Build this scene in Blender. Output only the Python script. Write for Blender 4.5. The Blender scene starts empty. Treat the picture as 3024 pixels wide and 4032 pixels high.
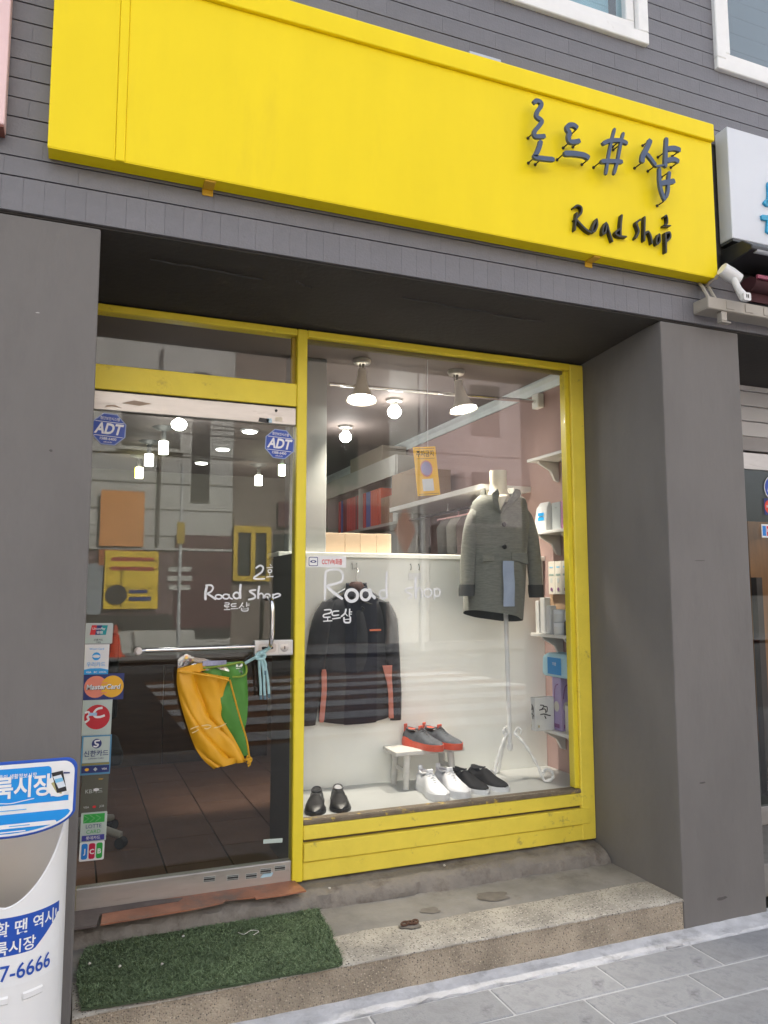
import bpy, bmesh, math, random
from mathutils import Vector, Matrix, noise
random.seed(7)
R = math.radians
sc = bpy.context.scene
col = sc.collection
# ---------------------------------------------------------------- camera
cd = bpy.data.cameras.new('camera'); cam = bpy.data.objects.new('camera', cd); col.objects.link(cam)
cd.sensor_fit = 'VERTICAL'; cd.sensor_height = 24.0; cd.lens = 18.027
cd.clip_start = 0.05; cd.clip_end = 600
YAW, PIT, ROL = 0.3834, 0.1038, -0.0015
_f = Vector((math.sin(YAW)*math.cos(PIT), math.cos(YAW)*math.cos(PIT), math.sin(PIT)))
_r = Vector((math.cos(YAW), -math.sin(YAW), 0)); _u = _r.cross(_f)
_r2 = _r*math.cos(ROL)+_u*math.sin(ROL); _u2 = _u*math.cos(ROL)-_r*math.sin(ROL)
cam.matrix_world = Matrix(((_r2.x, _u2.x, -_f.x, -0.0464), (_r2.y, _u2.y, -_f.y, -2.7795), (_r2.z, _u2.z, -_f.z, 1.4762), (0, 0, 0, 1)))
sc.camera = cam
# ---------------------------------------------------------------- sky, sun, exposure
SUN_EL, SUN_AZ = 40.0, 24.0      # the sun stands behind the shop: its front lies in open shade
w = bpy.data.worlds.new('World'); sc.world = w; w.use_nodes = True
nt = w.node_tree; nt.nodes.clear()
sky = nt.nodes.new('ShaderNodeTexSky'); sky.sky_type = 'NISHITA'; sky.sun_disc = False
sky.sun_elevation = R(SUN_EL); sky.sun_rotation = R(SUN_AZ); sky.air_density = 1.0; sky.dust_density = 5.0; sky.ozone_density = 1.0
hs = nt.nodes.new('ShaderNodeHueSaturation'); hs.inputs['Saturation'].default_value = 0.30
bgn = nt.nodes.new('ShaderNodeBackground'); bgn.inputs['Strength'].default_value = 0.14
wo = nt.nodes.new('ShaderNodeOutputWorld')
nt.links.new(sky.outputs[0], hs.inputs['Color']); nt.links.new(hs.outputs[0], bgn.inputs[0]); nt.links.new(bgn.outputs[0], wo.inputs[0])
sl = bpy.data.lights.new('sun', 'SUN'); sl.energy = 3.0; sl.angle = R(0.6); sl.color = (1.0, 0.95, 0.87)
sun = bpy.data.objects.new('sun', sl); col.objects.link(sun)
_d = Vector((math.sin(R(SUN_AZ))*math.cos(R(SUN_EL)), math.cos(R(SUN_AZ))*math.cos(R(SUN_EL)), math.sin(R(SUN_EL))))
sun.rotation_euler = _d.to_track_quat('Z', 'Y').to_euler()
vs = sc.view_settings; vs.view_transform = 'Standard'; vs.look = 'None'; vs.gamma = 1.0; vs.exposure = 2.08
sc.render.engine = 'CYCLES'
cy = sc.cycles; cy.use_denoising = True; cy.max_bounces = 10; cy.transparent_max_bounces = 24; cy.glossy_bounces = 5
cy.sample_clamp_indirect = 6.0; cy.caustics_reflective = False; cy.caustics_refractive = False
# ---------------------------------------------------------------- materials
MATS = {}
def pm(name, c, rough=0.6, var=0.10, scale=5.0, bump=0.0, bscale=90.0, metal=0.0, rnd=0.0, coat=0.0, dirt=None, dscale=3.0, dlo=0.55, dhi=0.7, emit=0.0, spec=0.5, stretch=(1, 1, 1), sheen=0.0):
    if name in MATS: return MATS[name]
    m = bpy.data.materials.new(name); m.use_nodes = True; MATS[name] = m
    n = m.node_tree.nodes; L = m.node_tree.links; b = n['Principled BSDF']
    b.inputs['Roughness'].default_value = rough; b.inputs['Metallic'].default_value = metal
    b.inputs['Specular IOR Level'].default_value = spec
    if coat: b.inputs['Coat Weight'].default_value = coat; b.inputs['Coat Roughness'].default_value = 0.15
    if sheen: b.inputs['Sheen Weight'].default_value = sheen
    tc = n.new('ShaderNodeTexCoord'); mp = n.new('ShaderNodeMapping'); mp.inputs['Scale'].default_value = stretch
    L.new(tc.outputs['Object'], mp.inputs[0])
    nz = n.new('ShaderNodeTexNoise'); nz.inputs['Scale'].default_value = scale; nz.inputs['Detail'].default_value = 7; nz.inputs['Roughness'].default_value = 0.62
    L.new(mp.outputs[0], nz.inputs['Vector'])
    rp = n.new('ShaderNodeValToRGB'); rp.color_ramp.elements[0].position = 0.3; rp.color_ramp.elements[1].position = 0.7
    rp.color_ramp.elements[0].color = [max(0, x*(1-var)) for x in c]+[1]; rp.color_ramp.elements[1].color = [min(1, x*(1+var)) for x in c]+[1]
    L.new(nz.outputs['Fac'], rp.inputs[0]); out = rp.outputs[0]
    if rnd:
        oi = n.new('ShaderNodeObjectInfo'); mr = n.new('ShaderNodeMapRange'); mr.inputs[3].default_value = 1-rnd; mr.inputs[4].default_value = 1+rnd
        L.new(oi.outputs['Random'], mr.inputs[0])
        mx = n.new('ShaderNodeVectorMath'); mx.operation = 'SCALE'; L.new(out, mx.inputs[0]); L.new(mr.outputs[0], mx.inputs[3]); out = mx.outputs[0]
    if dirt:
        dn = n.new('ShaderNodeTexNoise'); dn.inputs['Scale'].default_value = dscale; dn.inputs['Detail'].default_value = 9; dn.inputs['Roughness'].default_value = 0.7
        L.new(mp.outputs[0], dn.inputs['Vector'])
        dr = n.new('ShaderNodeMapRange'); dr.inputs[1].default_value = dlo; dr.inputs[2].default_value = dhi; L.new(dn.outputs['Fac'], dr.inputs[0])
        mx = n.new('ShaderNodeMix'); mx.data_type = 'RGBA'; L.new(dr.outputs[0], mx.inputs[0]); L.new(out, mx.inputs[6]); mx.inputs[7].default_value = list(dirt)+[1]; out = mx.outputs[2]
    L.new(out, b.inputs['Base Color'])
    if emit: L.new(out, b.inputs['Emission Color']); b.inputs['Emission Strength'].default_value = emit
    if bump:
        n2 = n.new('ShaderNodeTexNoise'); n2.inputs['Scale'].default_value = bscale; n2.inputs['Detail'].default_value = 4; L.new(mp.outputs[0], n2.inputs['Vector'])
        bp = n.new('ShaderNodeBump'); bp.inputs['Strength'].default_value = bump; bp.inputs['Distance'].default_value = 0.01
        L.new(n2.outputs['Fac'], bp.inputs['Height']); L.new(bp.outputs[0], b.inputs['Normal'])
    return m
def glass_mat(name, tint, f0=0.05):
    m = bpy.data.materials.new(name); m.use_nodes = True; n = m.node_tree.nodes; L = m.node_tree.links
    n.remove(n['Principled BSDF']); o = n['Material Output']
    t = n.new('ShaderNodeBsdfTransparent'); t.inputs[0].default_value = list(tint)+[1]
    g = n.new('ShaderNodeBsdfGlossy'); g.inputs['Roughness'].default_value = 0.0; g.inputs[0].default_value = (1, 1, 1, 1)
    lw = n.new('ShaderNodeLayerWeight'); lw.inputs[0].default_value = 0.5
    p = n.new('ShaderNodeMath'); p.operation = 'POWER'; p.inputs[1].default_value = 5
    a = n.new('ShaderNodeMath'); a.operation = 'MULTIPLY_ADD'; a.inputs[1].default_value = 1-f0; a.inputs[2].default_value = f0
    nz = n.new('ShaderNodeTexNoise'); nz.inputs['Scale'].default_value = 2.0; bp = n.new('ShaderNodeBump'); bp.inputs['Strength'].default_value = 0.004; bp.inputs['Distance'].default_value = 0.05
    tc = n.new('ShaderNodeTexCoord'); L.new(tc.outputs['Object'], nz.inputs['Vector']); L.new(nz.outputs['Fac'], bp.inputs['Height']); L.new(bp.outputs[0], g.inputs['Normal'])
    mx = n.new('ShaderNodeMixShader')
    L.new(lw.outputs['Facing'], p.inputs[0]); L.new(p.outputs[0], a.inputs[0]); L.new(a.outputs[0], mx.inputs[0]); L.new(t.outputs[0], mx.inputs[1]); L.new(g.outputs[0], mx.inputs[2]); L.new(mx.outputs[0], o.inputs[0])
    return m
def stone_mat(name, ground, chips, dens=120.0, amount=0.5, bump=0.3):
    m = bpy.data.materials.new(name); m.use_nodes = True; n = m.node_tree.nodes; L = m.node_tree.links; b = n['Principled BSDF']; b.inputs['Roughness'].default_value = 0.85
    tc = n.new('ShaderNodeTexCoord'); v = n.new('ShaderNodeTexVoronoi'); v.inputs['Scale'].default_value = dens; v.inputs['Randomness'].default_value = 1.0
    L.new(tc.outputs['Object'], v.inputs['Vector'])
    sp = n.new('ShaderNodeSeparateColor'); L.new(v.outputs['Color'], sp.inputs[0])
    rp = n.new('ShaderNodeValToRGB'); rp.color_ramp.interpolation = 'CONSTANT'
    e = rp.color_ramp.elements; e[0].position = 0.0; e[0].color = list(chips[0])+[1]; e[1].position = 1.0/len(chips); e[1].color = list(chips[1])+[1]
    for i in range(2, len(chips)):
        k = e.new(i/len(chips)); k.color = list(chips[i])+[1]
    L.new(sp.outputs[0], rp.inputs[0])
    gt = n.new('ShaderNodeMath'); gt.operation = 'LESS_THAN'; gt.inputs[1].default_value = amount; L.new(sp.outputs[1], gt.inputs[0])
    ds = n.new('ShaderNodeMath'); ds.operation = 'LESS_THAN'; ds.inputs[1].default_value = 0.55/dens*60; ds.inputs[1].default_value = 0.42; L.new(v.outputs['Distance'], ds.inputs[0])
    ml = n.new('ShaderNodeMath'); ml.operation = 'MULTIPLY'; L.new(gt.outputs[0], ml.inputs[0]); L.new(ds.outputs[0], ml.inputs[1])
    nz = n.new('ShaderNodeTexNoise'); nz.inputs['Scale'].default_value = 7; nz.inputs['Detail'].default_value = 8; L.new(tc.outputs['Object'], nz.inputs['Vector'])
    gr = n.new('ShaderNodeValToRGB'); gr.color_ramp.elements[0].position = 0.3; gr.color_ramp.elements[1].position = 0.7
    gr.color_ramp.elements[0].color = [x*0.62 for x in ground]+[1]; gr.color_ramp.elements[1].color = [x*1.15 for x in ground]+[1]; L.new(nz.outputs['Fac'], gr.inputs[0])
    mx = n.new('ShaderNodeMix'); mx.data_type = 'RGBA'; L.new(ml.outputs[0], mx.inputs[0]); L.new(gr.outputs[0], mx.inputs[6]); L.new(rp.outputs[0], mx.inputs[7]); L.new(mx.outputs[2], b.inputs['Base Color'])
    bp = n.new('ShaderNodeBump'); bp.inputs['Strength'].default_value = bump; bp.inputs['Distance'].default_value = 0.004; L.new(v.outputs['Distance'], bp.inputs['Height']); L.new(bp.outputs[0], b.inputs['Normal'])
    return m
def brick_mat(name, c1, c2, mortar, sx=4.0):
    m = bpy.data.materials.new(name); m.use_nodes = True; n = m.node_tree.nodes; L = m.node_tree.links; b = n['Principled BSDF']; b.inputs['Roughness'].default_value = 0.85
    tc = n.new('ShaderNodeTexCoord'); mp = n.new('ShaderNodeMapping'); mp.inputs['Rotation'].default_value = (R(90), 0, 0); L.new(tc.outputs['Object'], mp.inputs[0])
    bt = n.new('ShaderNodeTexBrick'); bt.inputs['Scale'].default_value = sx; bt.inputs['Color1'].default_value = list(c1)+[1]; bt.inputs['Color2'].default_value = list(c2)+[1]; bt.inputs['Mortar'].default_value = list(mortar)+[1]
    L.new(mp.outputs[0], bt.inputs['Vector']); L.new(bt.outputs[0], b.inputs['Base Color'])
    return m
def emis(name, c, s):
    m = bpy.data.materials.new(name); m.use_nodes = True; b = m.node_tree.nodes['Principled BSDF']
    b.inputs['Base Color'].default_value = list(c)+[1]; b.inputs['Emission Color'].default_value = list(c)+[1]; b.inputs['Emission Strength'].default_value = s
    return m
def flat(name, c, rough=0.45): return pm(name, c, rough, 0.03, 20)
# ---------------------------------------------------------------- geometry helpers
def link(name, me, parent=None):
    o = bpy.data.objects.new(name, me); col.objects.link(o)
    if parent is not None:
        o.parent = parent; o.matrix_parent_inverse = Matrix.Translation(-parent.location) if parent.type == 'EMPTY' else Matrix()
    return o
def tag(o, label=None, cat=None, group=None, kind=None):
    if label: o['label'] = label
    if cat: o['category'] = cat
    if group: o['group'] = group
    if kind: o['kind'] = kind
    return o
def thing(name, label, cat, loc=(0, 0, 0), group=None):
    o = bpy.data.objects.new(name, None); col.objects.link(o); o.location = loc; o.empty_display_size = 0.1
    return tag(o, label, cat, group)
def smooth_pts(p, k=4):
    if len(p) < 3: return list(p)
    o = []
    for i in range(len(p)-1):
        p0 = p[max(i-1, 0)]; p1 = p[i]; p2 = p[i+1]; p3 = p[min(i+2, len(p)-1)]
        for j in range(k):
            t = j/k
            o.append(tuple(0.5*((2*b)+(-a+c)*t+(2*a-5*b+4*c-d)*t*t+(-a+3*b-3*c+d)*t**3) for a, b, c, d in zip(p0, p1, p2, p3)))
    o.append(tuple(p[-1])); return o
def lerp_edge(e, n):
    d = [0]
    for a, b in zip(e, e[1:]): d.append(d[-1]+math.dist(a, b))
    o = []
    for i in range(n+1):
        t = d[-1]*i/n; k = 0
        while k < len(e)-2 and d[k+1] < t: k += 1
        s = (t-d[k])/max(1e-9, d[k+1]-d[k]); o.append(tuple(a+(b-a)*s for a, b in zip(e[k], e[k+1])))
    return o
class MB:
    def __init__(s): s.v = []; s.f = []; s.m = []
    def add(s, vs_, fs, mi=0):
        k = len(s.v); s.v += [tuple(p) for p in vs_]
        for f in fs: s.f.append([k+i for i in f]); s.m.append(mi)
        return s
    def box(s, x0, x1, y0, y1, z0, z1, mi=0):
        return s.add([(x0, y0, z0), (x1, y0, z0), (x1, y1, z0), (x0, y1, z0), (x0, y0, z1), (x1, y0, z1), (x1, y1, z1), (x0, y1, z1)],
                     [(0, 3, 2, 1), (4, 5, 6, 7), (0, 1, 5, 4), (1, 2, 6, 5), (2, 3, 7, 6), (3, 0, 4, 7)], mi)
    def rings(s, rr, cap=True, mi=0, closed=True):
        n = len(rr[0]); vs_ = [p for r in rr for p in r]; fs = []
        for i in range(len(rr)-1):
            for j in range(n if closed else n-1):
                a = i*n+j; b = i*n+(j+1) % n; fs.append((a, b, b+n, a+n))
        if cap and closed: fs.append(tuple(range(n-1, -1, -1))); fs.append(tuple((len(rr)-1)*n+j for j in range(n)))
        return s.add(vs_, fs, mi)
    def tube(s, pts, r, n=10, mi=0):
        pts = [Vector(p) for p in pts]; rr = []; up = None
        for i, p in enumerate(pts):
            t = (pts[min(i+1, len(pts)-1)]-pts[max(i-1, 0)]).normalized()
            if up is None: up = Vector((0, 0, 1)) if abs(t.z) < 0.9 else Vector((1, 0, 0))
            a = t.cross(up).normalized(); b = a.cross(t).normalized(); up = b
            q = r[i] if isinstance(r, (list, tuple)) else r
            rr.append([p+a*q*math.cos(2*math.pi*k/n)+b*q*math.sin(2*math.pi*k/n) for k in range(n)])
        return s.rings(rr, True, mi)
    def lathe(s, prof, c=(0, 0, 0), n=24, mi=0, M=None, cap=True):
        rr = []
        for r, z in prof:
            ring = [Vector((max(r, 1e-4)*math.cos(2*math.pi*k/n), max(r, 1e-4)*math.sin(2*math.pi*k/n), z)) for k in range(n)]
            if M is not None: ring = [M @ p for p in ring]
            rr.append([p+Vector(c) for p in ring])
        return s.rings(rr, cap, mi)
    def prism(s, poly, y0, y1, mi=0, ax='y'):
        n = len(poly)
        def P(p, d): return (p[0], d, p[1]) if ax == 'y' else (d, p[0], p[1]) if ax == 'x' else (p[0], p[1], d)
        return s.add([P(p, y0) for p in poly]+[P(p, y1) for p in poly], [tuple(range(n)), tuple(range(2*n-1, n-1, -1))]+[(i, (i+1) % n, n+(i+1) % n, n+i) for i in range(n)], mi)
    def ribbon(s, wd, pts, y0, y1, mi=0, k=4):
        p = [Vector(q) for q in smooth_pts(pts, k)]; n = len(p); Lf = []; Rt = []; h = wd/2
        closed = (p[0]-p[-1]).length < 1e-6
        for i in range(n):
            a = p[i-1] if i else (p[-2] if closed else p[0]); b = p[i+1] if i < n-1 else (p[1] if closed else p[-1])
            t = (b-a).normalized() if (b-a).length > 0 else Vector((1, 0)); nn = Vector((-t.y, t.x))
            q = h
            if not closed and (i == 0 or i == n-1): q = h*0.7
            Lf.append(p[i]+nn*q); Rt.append(p[i]-nn*q)
        vs_ = []
        for d in (y0, y1):
            for a, b in zip(Lf, Rt): vs_ += [(a.x, d, a.y), (b.x, d, b.y)]
        m = 2*n; fs = []
        for i in range(n-1):
            a = 2*i; fs += [(a, a+1, a+3, a+2), (m+a, m+a+2, m+a+3, m+a+1), (a, a+2, m+a+2, m+a), (a+1, m+a+1, m+a+3, a+3)]
        if not closed: fs += [(0, m, m+1, 1), (m-2, m-1, 2*m-1, 2*m-2)]
        return s.add(vs_, fs, mi)
    def mesh(s, name, mats, smooth=False, bev=0.0, seg=1, fix=True, jit=0.0):
        me = bpy.data.meshes.new(name); me.from_pydata(s.v, [], s.f)
        if not isinstance(mats, (list, tuple)): mats = [mats]
        for m in mats: me.materials.append(m)
        for p, k in zip(me.polygons, s.m): p.material_index = k
        if fix or bev:
            b = bmesh.new(); b.from_mesh(me)
            if fix: bmesh.ops.recalc_face_normals(b, faces=b.faces[:])
            if jit:
                for v in b.verts: v.co += Vector((random.uniform(-1, 1), random.uniform(-1, 1), random.uniform(-1, 1)))*jit
            if bev:
                ed = [e for e in b.edges if len(e.link_faces) == 2 and e.calc_face_angle(0) > 0.5]
                bmesh.ops.bevel(b, geom=ed, offset=bev, segments=seg, affect='EDGES', profile=0.6, clamp_overlap=True)
            b.to_mesh(me); b.free()
        if smooth:
            me.polygons.foreach_set('use_smooth', [True]*len(me.polygons))
            if hasattr(me, 'set_sharp_from_angle'): me.set_sharp_from_angle(angle=R(42))
        return me
    def build(s, name, mats, parent=None, **k): return link(name, s.mesh(name, mats, **k), parent)
def bx(name, x0, x1, y0, y1, z0, z1, m, parent=None, bev=0.0, seg=1): return MB().box(x0, x1, y0, y1, z0, z1).build(name, m, parent, bev=bev, seg=seg)
def copy_tree(o, parent=None):
    c = o.copy(); col.objects.link(c)
    if parent is not None: c.parent = parent
    for ch in [q for q in bpy.data.objects if q.parent == o]: copy_tree(ch, c)
    return c
# lettering from the built-in font, as flat polygons
_tc = bpy.data.curves.new('lettering', 'FONT'); _to = bpy.data.objects.new('lettering', _tc); col.objects.link(_to)
def txt(s, size, bold=0.0, ax=0.5):
    _tc.body = s; _tc.offset = bold; _tc.resolution_u = 3
    dg = bpy.context.evaluated_depsgraph_get(); dg.update()
    me = bpy.data.meshes.new_from_object(_to.evaluated_get(dg))
    xs = [v.co.x for v in me.vertices]; ys = [v.co.y for v in me.vertices]
    x0, x1, y0, y1 = min(xs), max(xs), min(ys), max(ys)
    V = [((v.co.x-x0-(x1-x0)*ax)*size, (v.co.y-(y0+y1)/2)*size) for v in me.vertices]
    F = [tuple(p.vertices) for p in me.polygons]; bpy.data.meshes.remove(me)
    return V, F, (x1-x0)*size
def circ(cx, cy, r, n=24, ry=None, a0=0.0): return [(cx+r*math.cos(a0+2*math.pi*i/n), cy+(ry or r)*math.sin(a0+2*math.pi*i/n)) for i in range(n)]
def rrect(x0, x1, y0, y1, r, n=4):
    o = []
    for cx, cy_, a in ((x1-r, y1-r, 0), (x0+r, y1-r, 90), (x0+r, y0+r, 180), (x1-r, y0+r, 270)):
        for i in range(n+1): t = R(a+90*i/n); o.append((cx+r*math.cos(t), cy_+r*math.sin(t)))
    return o
class Decal:
    """flat print: a thin backing and coloured layers laid one over the other"""
    def __init__(s, fn, d0=0.0006, step=0.00035): s.fn = fn; s.d = d0; s.st = step; s.mb = MB(); s.mats = []
    def mi(s, m):
        if m not in s.mats: s.mats.append(m)
        return s.mats.index(m)
    def poly(s, m, P, up=True):
        if up: s.d += s.st
        s.mb.add([s.fn(u, v, s.d) for u, v in P], [tuple(range(len(P)))], s.mi(m)); return s
    def base(s, m, P):
        n = len(P); s.d += s.st
        s.mb.add([s.fn(u, v, s.d) for u, v in P]+[s.fn(u, v, 0) for u, v in P], [tuple(range(n)), tuple(range(2*n-1, n-1, -1))]+[(i, (i+1) % n, n+(i+1) % n, n+i) for i in range(n)], s.mi(m)); return s
    def rect(s, m, x0, x1, y0, y1, up=True): return s.poly(m, [(x0, y0), (x1, y0), (x1, y1), (x0, y1)], up)
    def text(s, m, t, x, y, size, bold=0.0, ax=0.5, up=True, sx=1.0, rot=0.0, shear=0.0):
        V, F, wd = txt(t, size, bold, ax)
        if up: s.d += s.st
        c, q = math.cos(rot), math.sin(rot)
        s.mb.add([s.fn(x+(a*sx+b*shear)*c-b*q, y+(a*sx+b*shear)*q+b*c, s.d) for a, b in V], F, s.mi(m)); return s
    def stroke(s, m, wd, pts, k=3):
        s.d += s.st; p = [Vector(q) for q in smooth_pts(pts, k)]
        vv = []
        for i in range(len(p)):
            t = (p[min(i+1, len(p)-1)]-p[max(i-1, 0)]).normalized(); nn = Vector((-t.y, t.x))*wd/2; vv += [p[i]+nn, p[i]-nn]
        s.mb.add([s.fn(q.x, q.y, s.d) for q in vv], [(2*i, 2*i+1, 2*i+3, 2*i+2) for i in range(len(p)-1)], s.mi(m)); return s
    def build(s, name, parent, label=None):
        o = s.mb.build(name, s.mats, parent, fix=False)
        if label: o['label'] = label
        return o
def on_y(x, y, z, rot=0.0):
    c, q = math.cos(rot), math.sin(rot)
    return lambda u, v, d: (x+u*c-v*q, y-d, z+u*q+v*c)
def on_x(x, y, z): return lambda u, v, d: (x-d, y-u, z+v)
# ---------------------------------------------------------------- traced handwriting and garment outlines (metres)
SIGN_BIG=[(0.0218,[(1.716,3.569),(1.732,3.583),(1.754,3.58),(1.753,3.562),(1.734,3.533),(1.731,3.51),(1.756,3.497),(1.743,3.472),(1.718,3.439),(1.72,3.419),(1.744,3.422),(1.772,3.431)]),(0.0235,[(1.749,3.405),(1.738,3.368),(1.723,3.338),(1.717,3.324),(1.752,3.325),(1.815,3.333)]),(0.0236,[(1.941,3.506),(1.921,3.516),(1.895,3.509),(1.885,3.491),(1.897,3.476),(1.892,3.453),(1.9,3.435),(1.927,3.44),(1.952,3.451)]),(0.0273,[(1.866,3.372),(1.914,3.382),(1.97,3.387),(1.998,3.378)]),(0.0158,[(2.144,3.554),(2.121,3.48),(2.1,3.394),(2.086,3.323)]),(0.016,[(2.192,3.545),(2.174,3.487),(2.153,3.401),(2.13,3.333)]),(0.0215,[(2.073,3.464),(2.112,3.487),(2.172,3.502),(2.212,3.497)]),(0.0223,[(2.061,3.378),(2.12,3.392),(2.18,3.402)]),(0.0282,[(2.345,3.547),(2.326,3.506),(2.298,3.458),(2.292,3.424)]),(0.0223,[(2.319,3.473),(2.345,3.451),(2.369,3.426)]),(0.0227,[(2.44,3.577),(2.432,3.509),(2.425,3.43)]),(0.0268,[(2.441,3.521),(2.481,3.535),(2.519,3.533)]),(0.0267,[(2.433,3.463),(2.478,3.48),(2.508,3.474)]),(0.0199,[(2.391,3.419),(2.389,3.354),(2.398,3.304),(2.416,3.266)]),(0.0188,[(2.449,3.413),(2.44,3.364),(2.435,3.316),(2.421,3.28)]),(0.0276,[(2.389,3.342),(2.434,3.358),(2.477,3.373)]),(0.01,[(2.369,3.421),(2.391,3.429),(2.419,3.439)])]
SIGN_SMALL=[(0.0113,[(1.934,3.154),(1.952,3.169),(1.974,3.166),(1.975,3.142),(1.956,3.118),(1.936,3.099)]),(0.0095,[(1.951,3.137),(1.944,3.101),(1.937,3.051)]),(0.0124,[(1.941,3.108),(1.963,3.09),(1.996,3.066),(2.026,3.056)]),(0.0114,[(2.056,3.126),(2.038,3.096),(2.028,3.066),(2.043,3.067),(2.057,3.097),(2.056,3.126)]),(0.0104,[(2.108,3.121),(2.091,3.094),(2.086,3.062),(2.103,3.075),(2.111,3.115),(2.124,3.075),(2.14,3.035)]),(0.013,[(2.196,3.173),(2.188,3.127),(2.184,3.068)]),(0.0117,[(2.181,3.103),(2.157,3.081),(2.171,3.068),(2.218,3.072)]),(0.0133,[(2.3,3.169),(2.275,3.148),(2.282,3.129),(2.286,3.106),(2.266,3.072)]),(0.0134,[(2.326,3.189),(2.321,3.131),(2.318,3.07)]),(0.0122,[(2.32,3.105),(2.342,3.119),(2.356,3.099),(2.362,3.064)]),(0.0111,[(2.407,3.12),(2.389,3.094),(2.389,3.067),(2.408,3.085),(2.407,3.119)]),(0.0125,[(2.442,3.132),(2.442,3.085),(2.44,3.034)]),(0.0125,[(2.438,3.126),(2.467,3.138),(2.469,3.111),(2.437,3.083)]),(0.0088,[(2.439,3.207),(2.452,3.218),(2.458,3.2),(2.453,3.175),(2.431,3.163),(2.476,3.172)])]
DOOR_TXT=[(0.0079,[(0.705,1.582),(0.725,1.595),(0.739,1.586),(0.732,1.565),(0.697,1.538),(0.749,1.536)]),(0.0051,[(0.77,1.601),(0.777,1.593)]),(0.0051,[(0.754,1.585),(0.784,1.588)]),(0.0051,[(0.77,1.578),(0.774,1.577),(0.777,1.575),(0.778,1.571),(0.777,1.567),(0.774,1.565),(0.77,1.564),(0.766,1.564),(0.763,1.567),(0.762,1.571),(0.763,1.575),(0.766,1.577),(0.77,1.578)]),(0.0051,[(0.77,1.56),(0.77,1.55)]),(0.0057,[(0.753,1.544),(0.787,1.547)]),(0.0106,[(0.494,1.505),(0.488,1.473),(0.489,1.443)]),(0.0075,[(0.487,1.506),(0.511,1.507),(0.52,1.495),(0.512,1.48),(0.495,1.471)]),(0.0086,[(0.495,1.471),(0.515,1.459),(0.534,1.445)]),(0.0065,[(0.544,1.466),(0.551,1.465),(0.557,1.461),(0.558,1.457),(0.557,1.452),(0.552,1.449),(0.545,1.448),(0.538,1.449),(0.533,1.452),(0.531,1.457),(0.532,1.461),(0.537,1.465),(0.544,1.466)]),(0.0065,[(0.576,1.468),(0.583,1.467),(0.588,1.463),(0.59,1.458),(0.588,1.453),(0.583,1.449),(0.576,1.448),(0.57,1.449),(0.565,1.453),(0.563,1.458),(0.565,1.463),(0.569,1.467),(0.576,1.468)]),(0.0065,[(0.589,1.469),(0.593,1.453),(0.607,1.447)]),(0.0077,[(0.623,1.476),(0.629,1.474),(0.634,1.469),(0.636,1.462),(0.635,1.455),(0.63,1.451),(0.623,1.449),(0.616,1.451),(0.611,1.456),(0.609,1.462),(0.611,1.469),(0.616,1.474),(0.623,1.476)]),(0.0099,[(0.64,1.513),(0.638,1.481),(0.64,1.448)]),(0.0084,[(0.71,1.487),(0.68,1.481),(0.703,1.465),(0.702,1.451),(0.674,1.444)]),(0.009,[(0.723,1.505),(0.719,1.476),(0.719,1.447)]),(0.0067,[(0.719,1.463),(0.732,1.472),(0.742,1.463),(0.742,1.449)]),(0.0068,[(0.76,1.469),(0.766,1.468),(0.771,1.464),(0.772,1.459),(0.771,1.455),(0.766,1.451),(0.761,1.45),(0.755,1.451),(0.75,1.455),(0.749,1.46),(0.75,1.464),(0.755,1.468),(0.76,1.469)]),(0.0074,[(0.786,1.47),(0.785,1.447),(0.785,1.423)]),(0.0069,[(0.785,1.463),(0.808,1.47),(0.819,1.462),(0.789,1.45)]),(0.0043,[(0.571,1.43),(0.59,1.43),(0.588,1.422),(0.573,1.421),(0.574,1.414),(0.592,1.414)]),(0.0043,[(0.582,1.412),(0.582,1.404)]),(0.0049,[(0.569,1.401),(0.596,1.402)]),(0.0044,[(0.623,1.427),(0.602,1.425),(0.603,1.416),(0.623,1.416)]),(0.0049,[(0.598,1.405),(0.631,1.406)]),(0.0049,[(0.651,1.432),(0.644,1.418),(0.634,1.407)]),(0.0044,[(0.646,1.419),(0.657,1.411)]),(0.005,[(0.668,1.433),(0.668,1.413)]),(0.0039,[(0.668,1.424),(0.681,1.425)]),(0.0039,[(0.668,1.418),(0.68,1.419)]),(0.0044,[(0.646,1.409),(0.648,1.396),(0.673,1.396),(0.674,1.41)]),(0.0039,[(0.649,1.403),(0.672,1.404)])]
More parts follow.
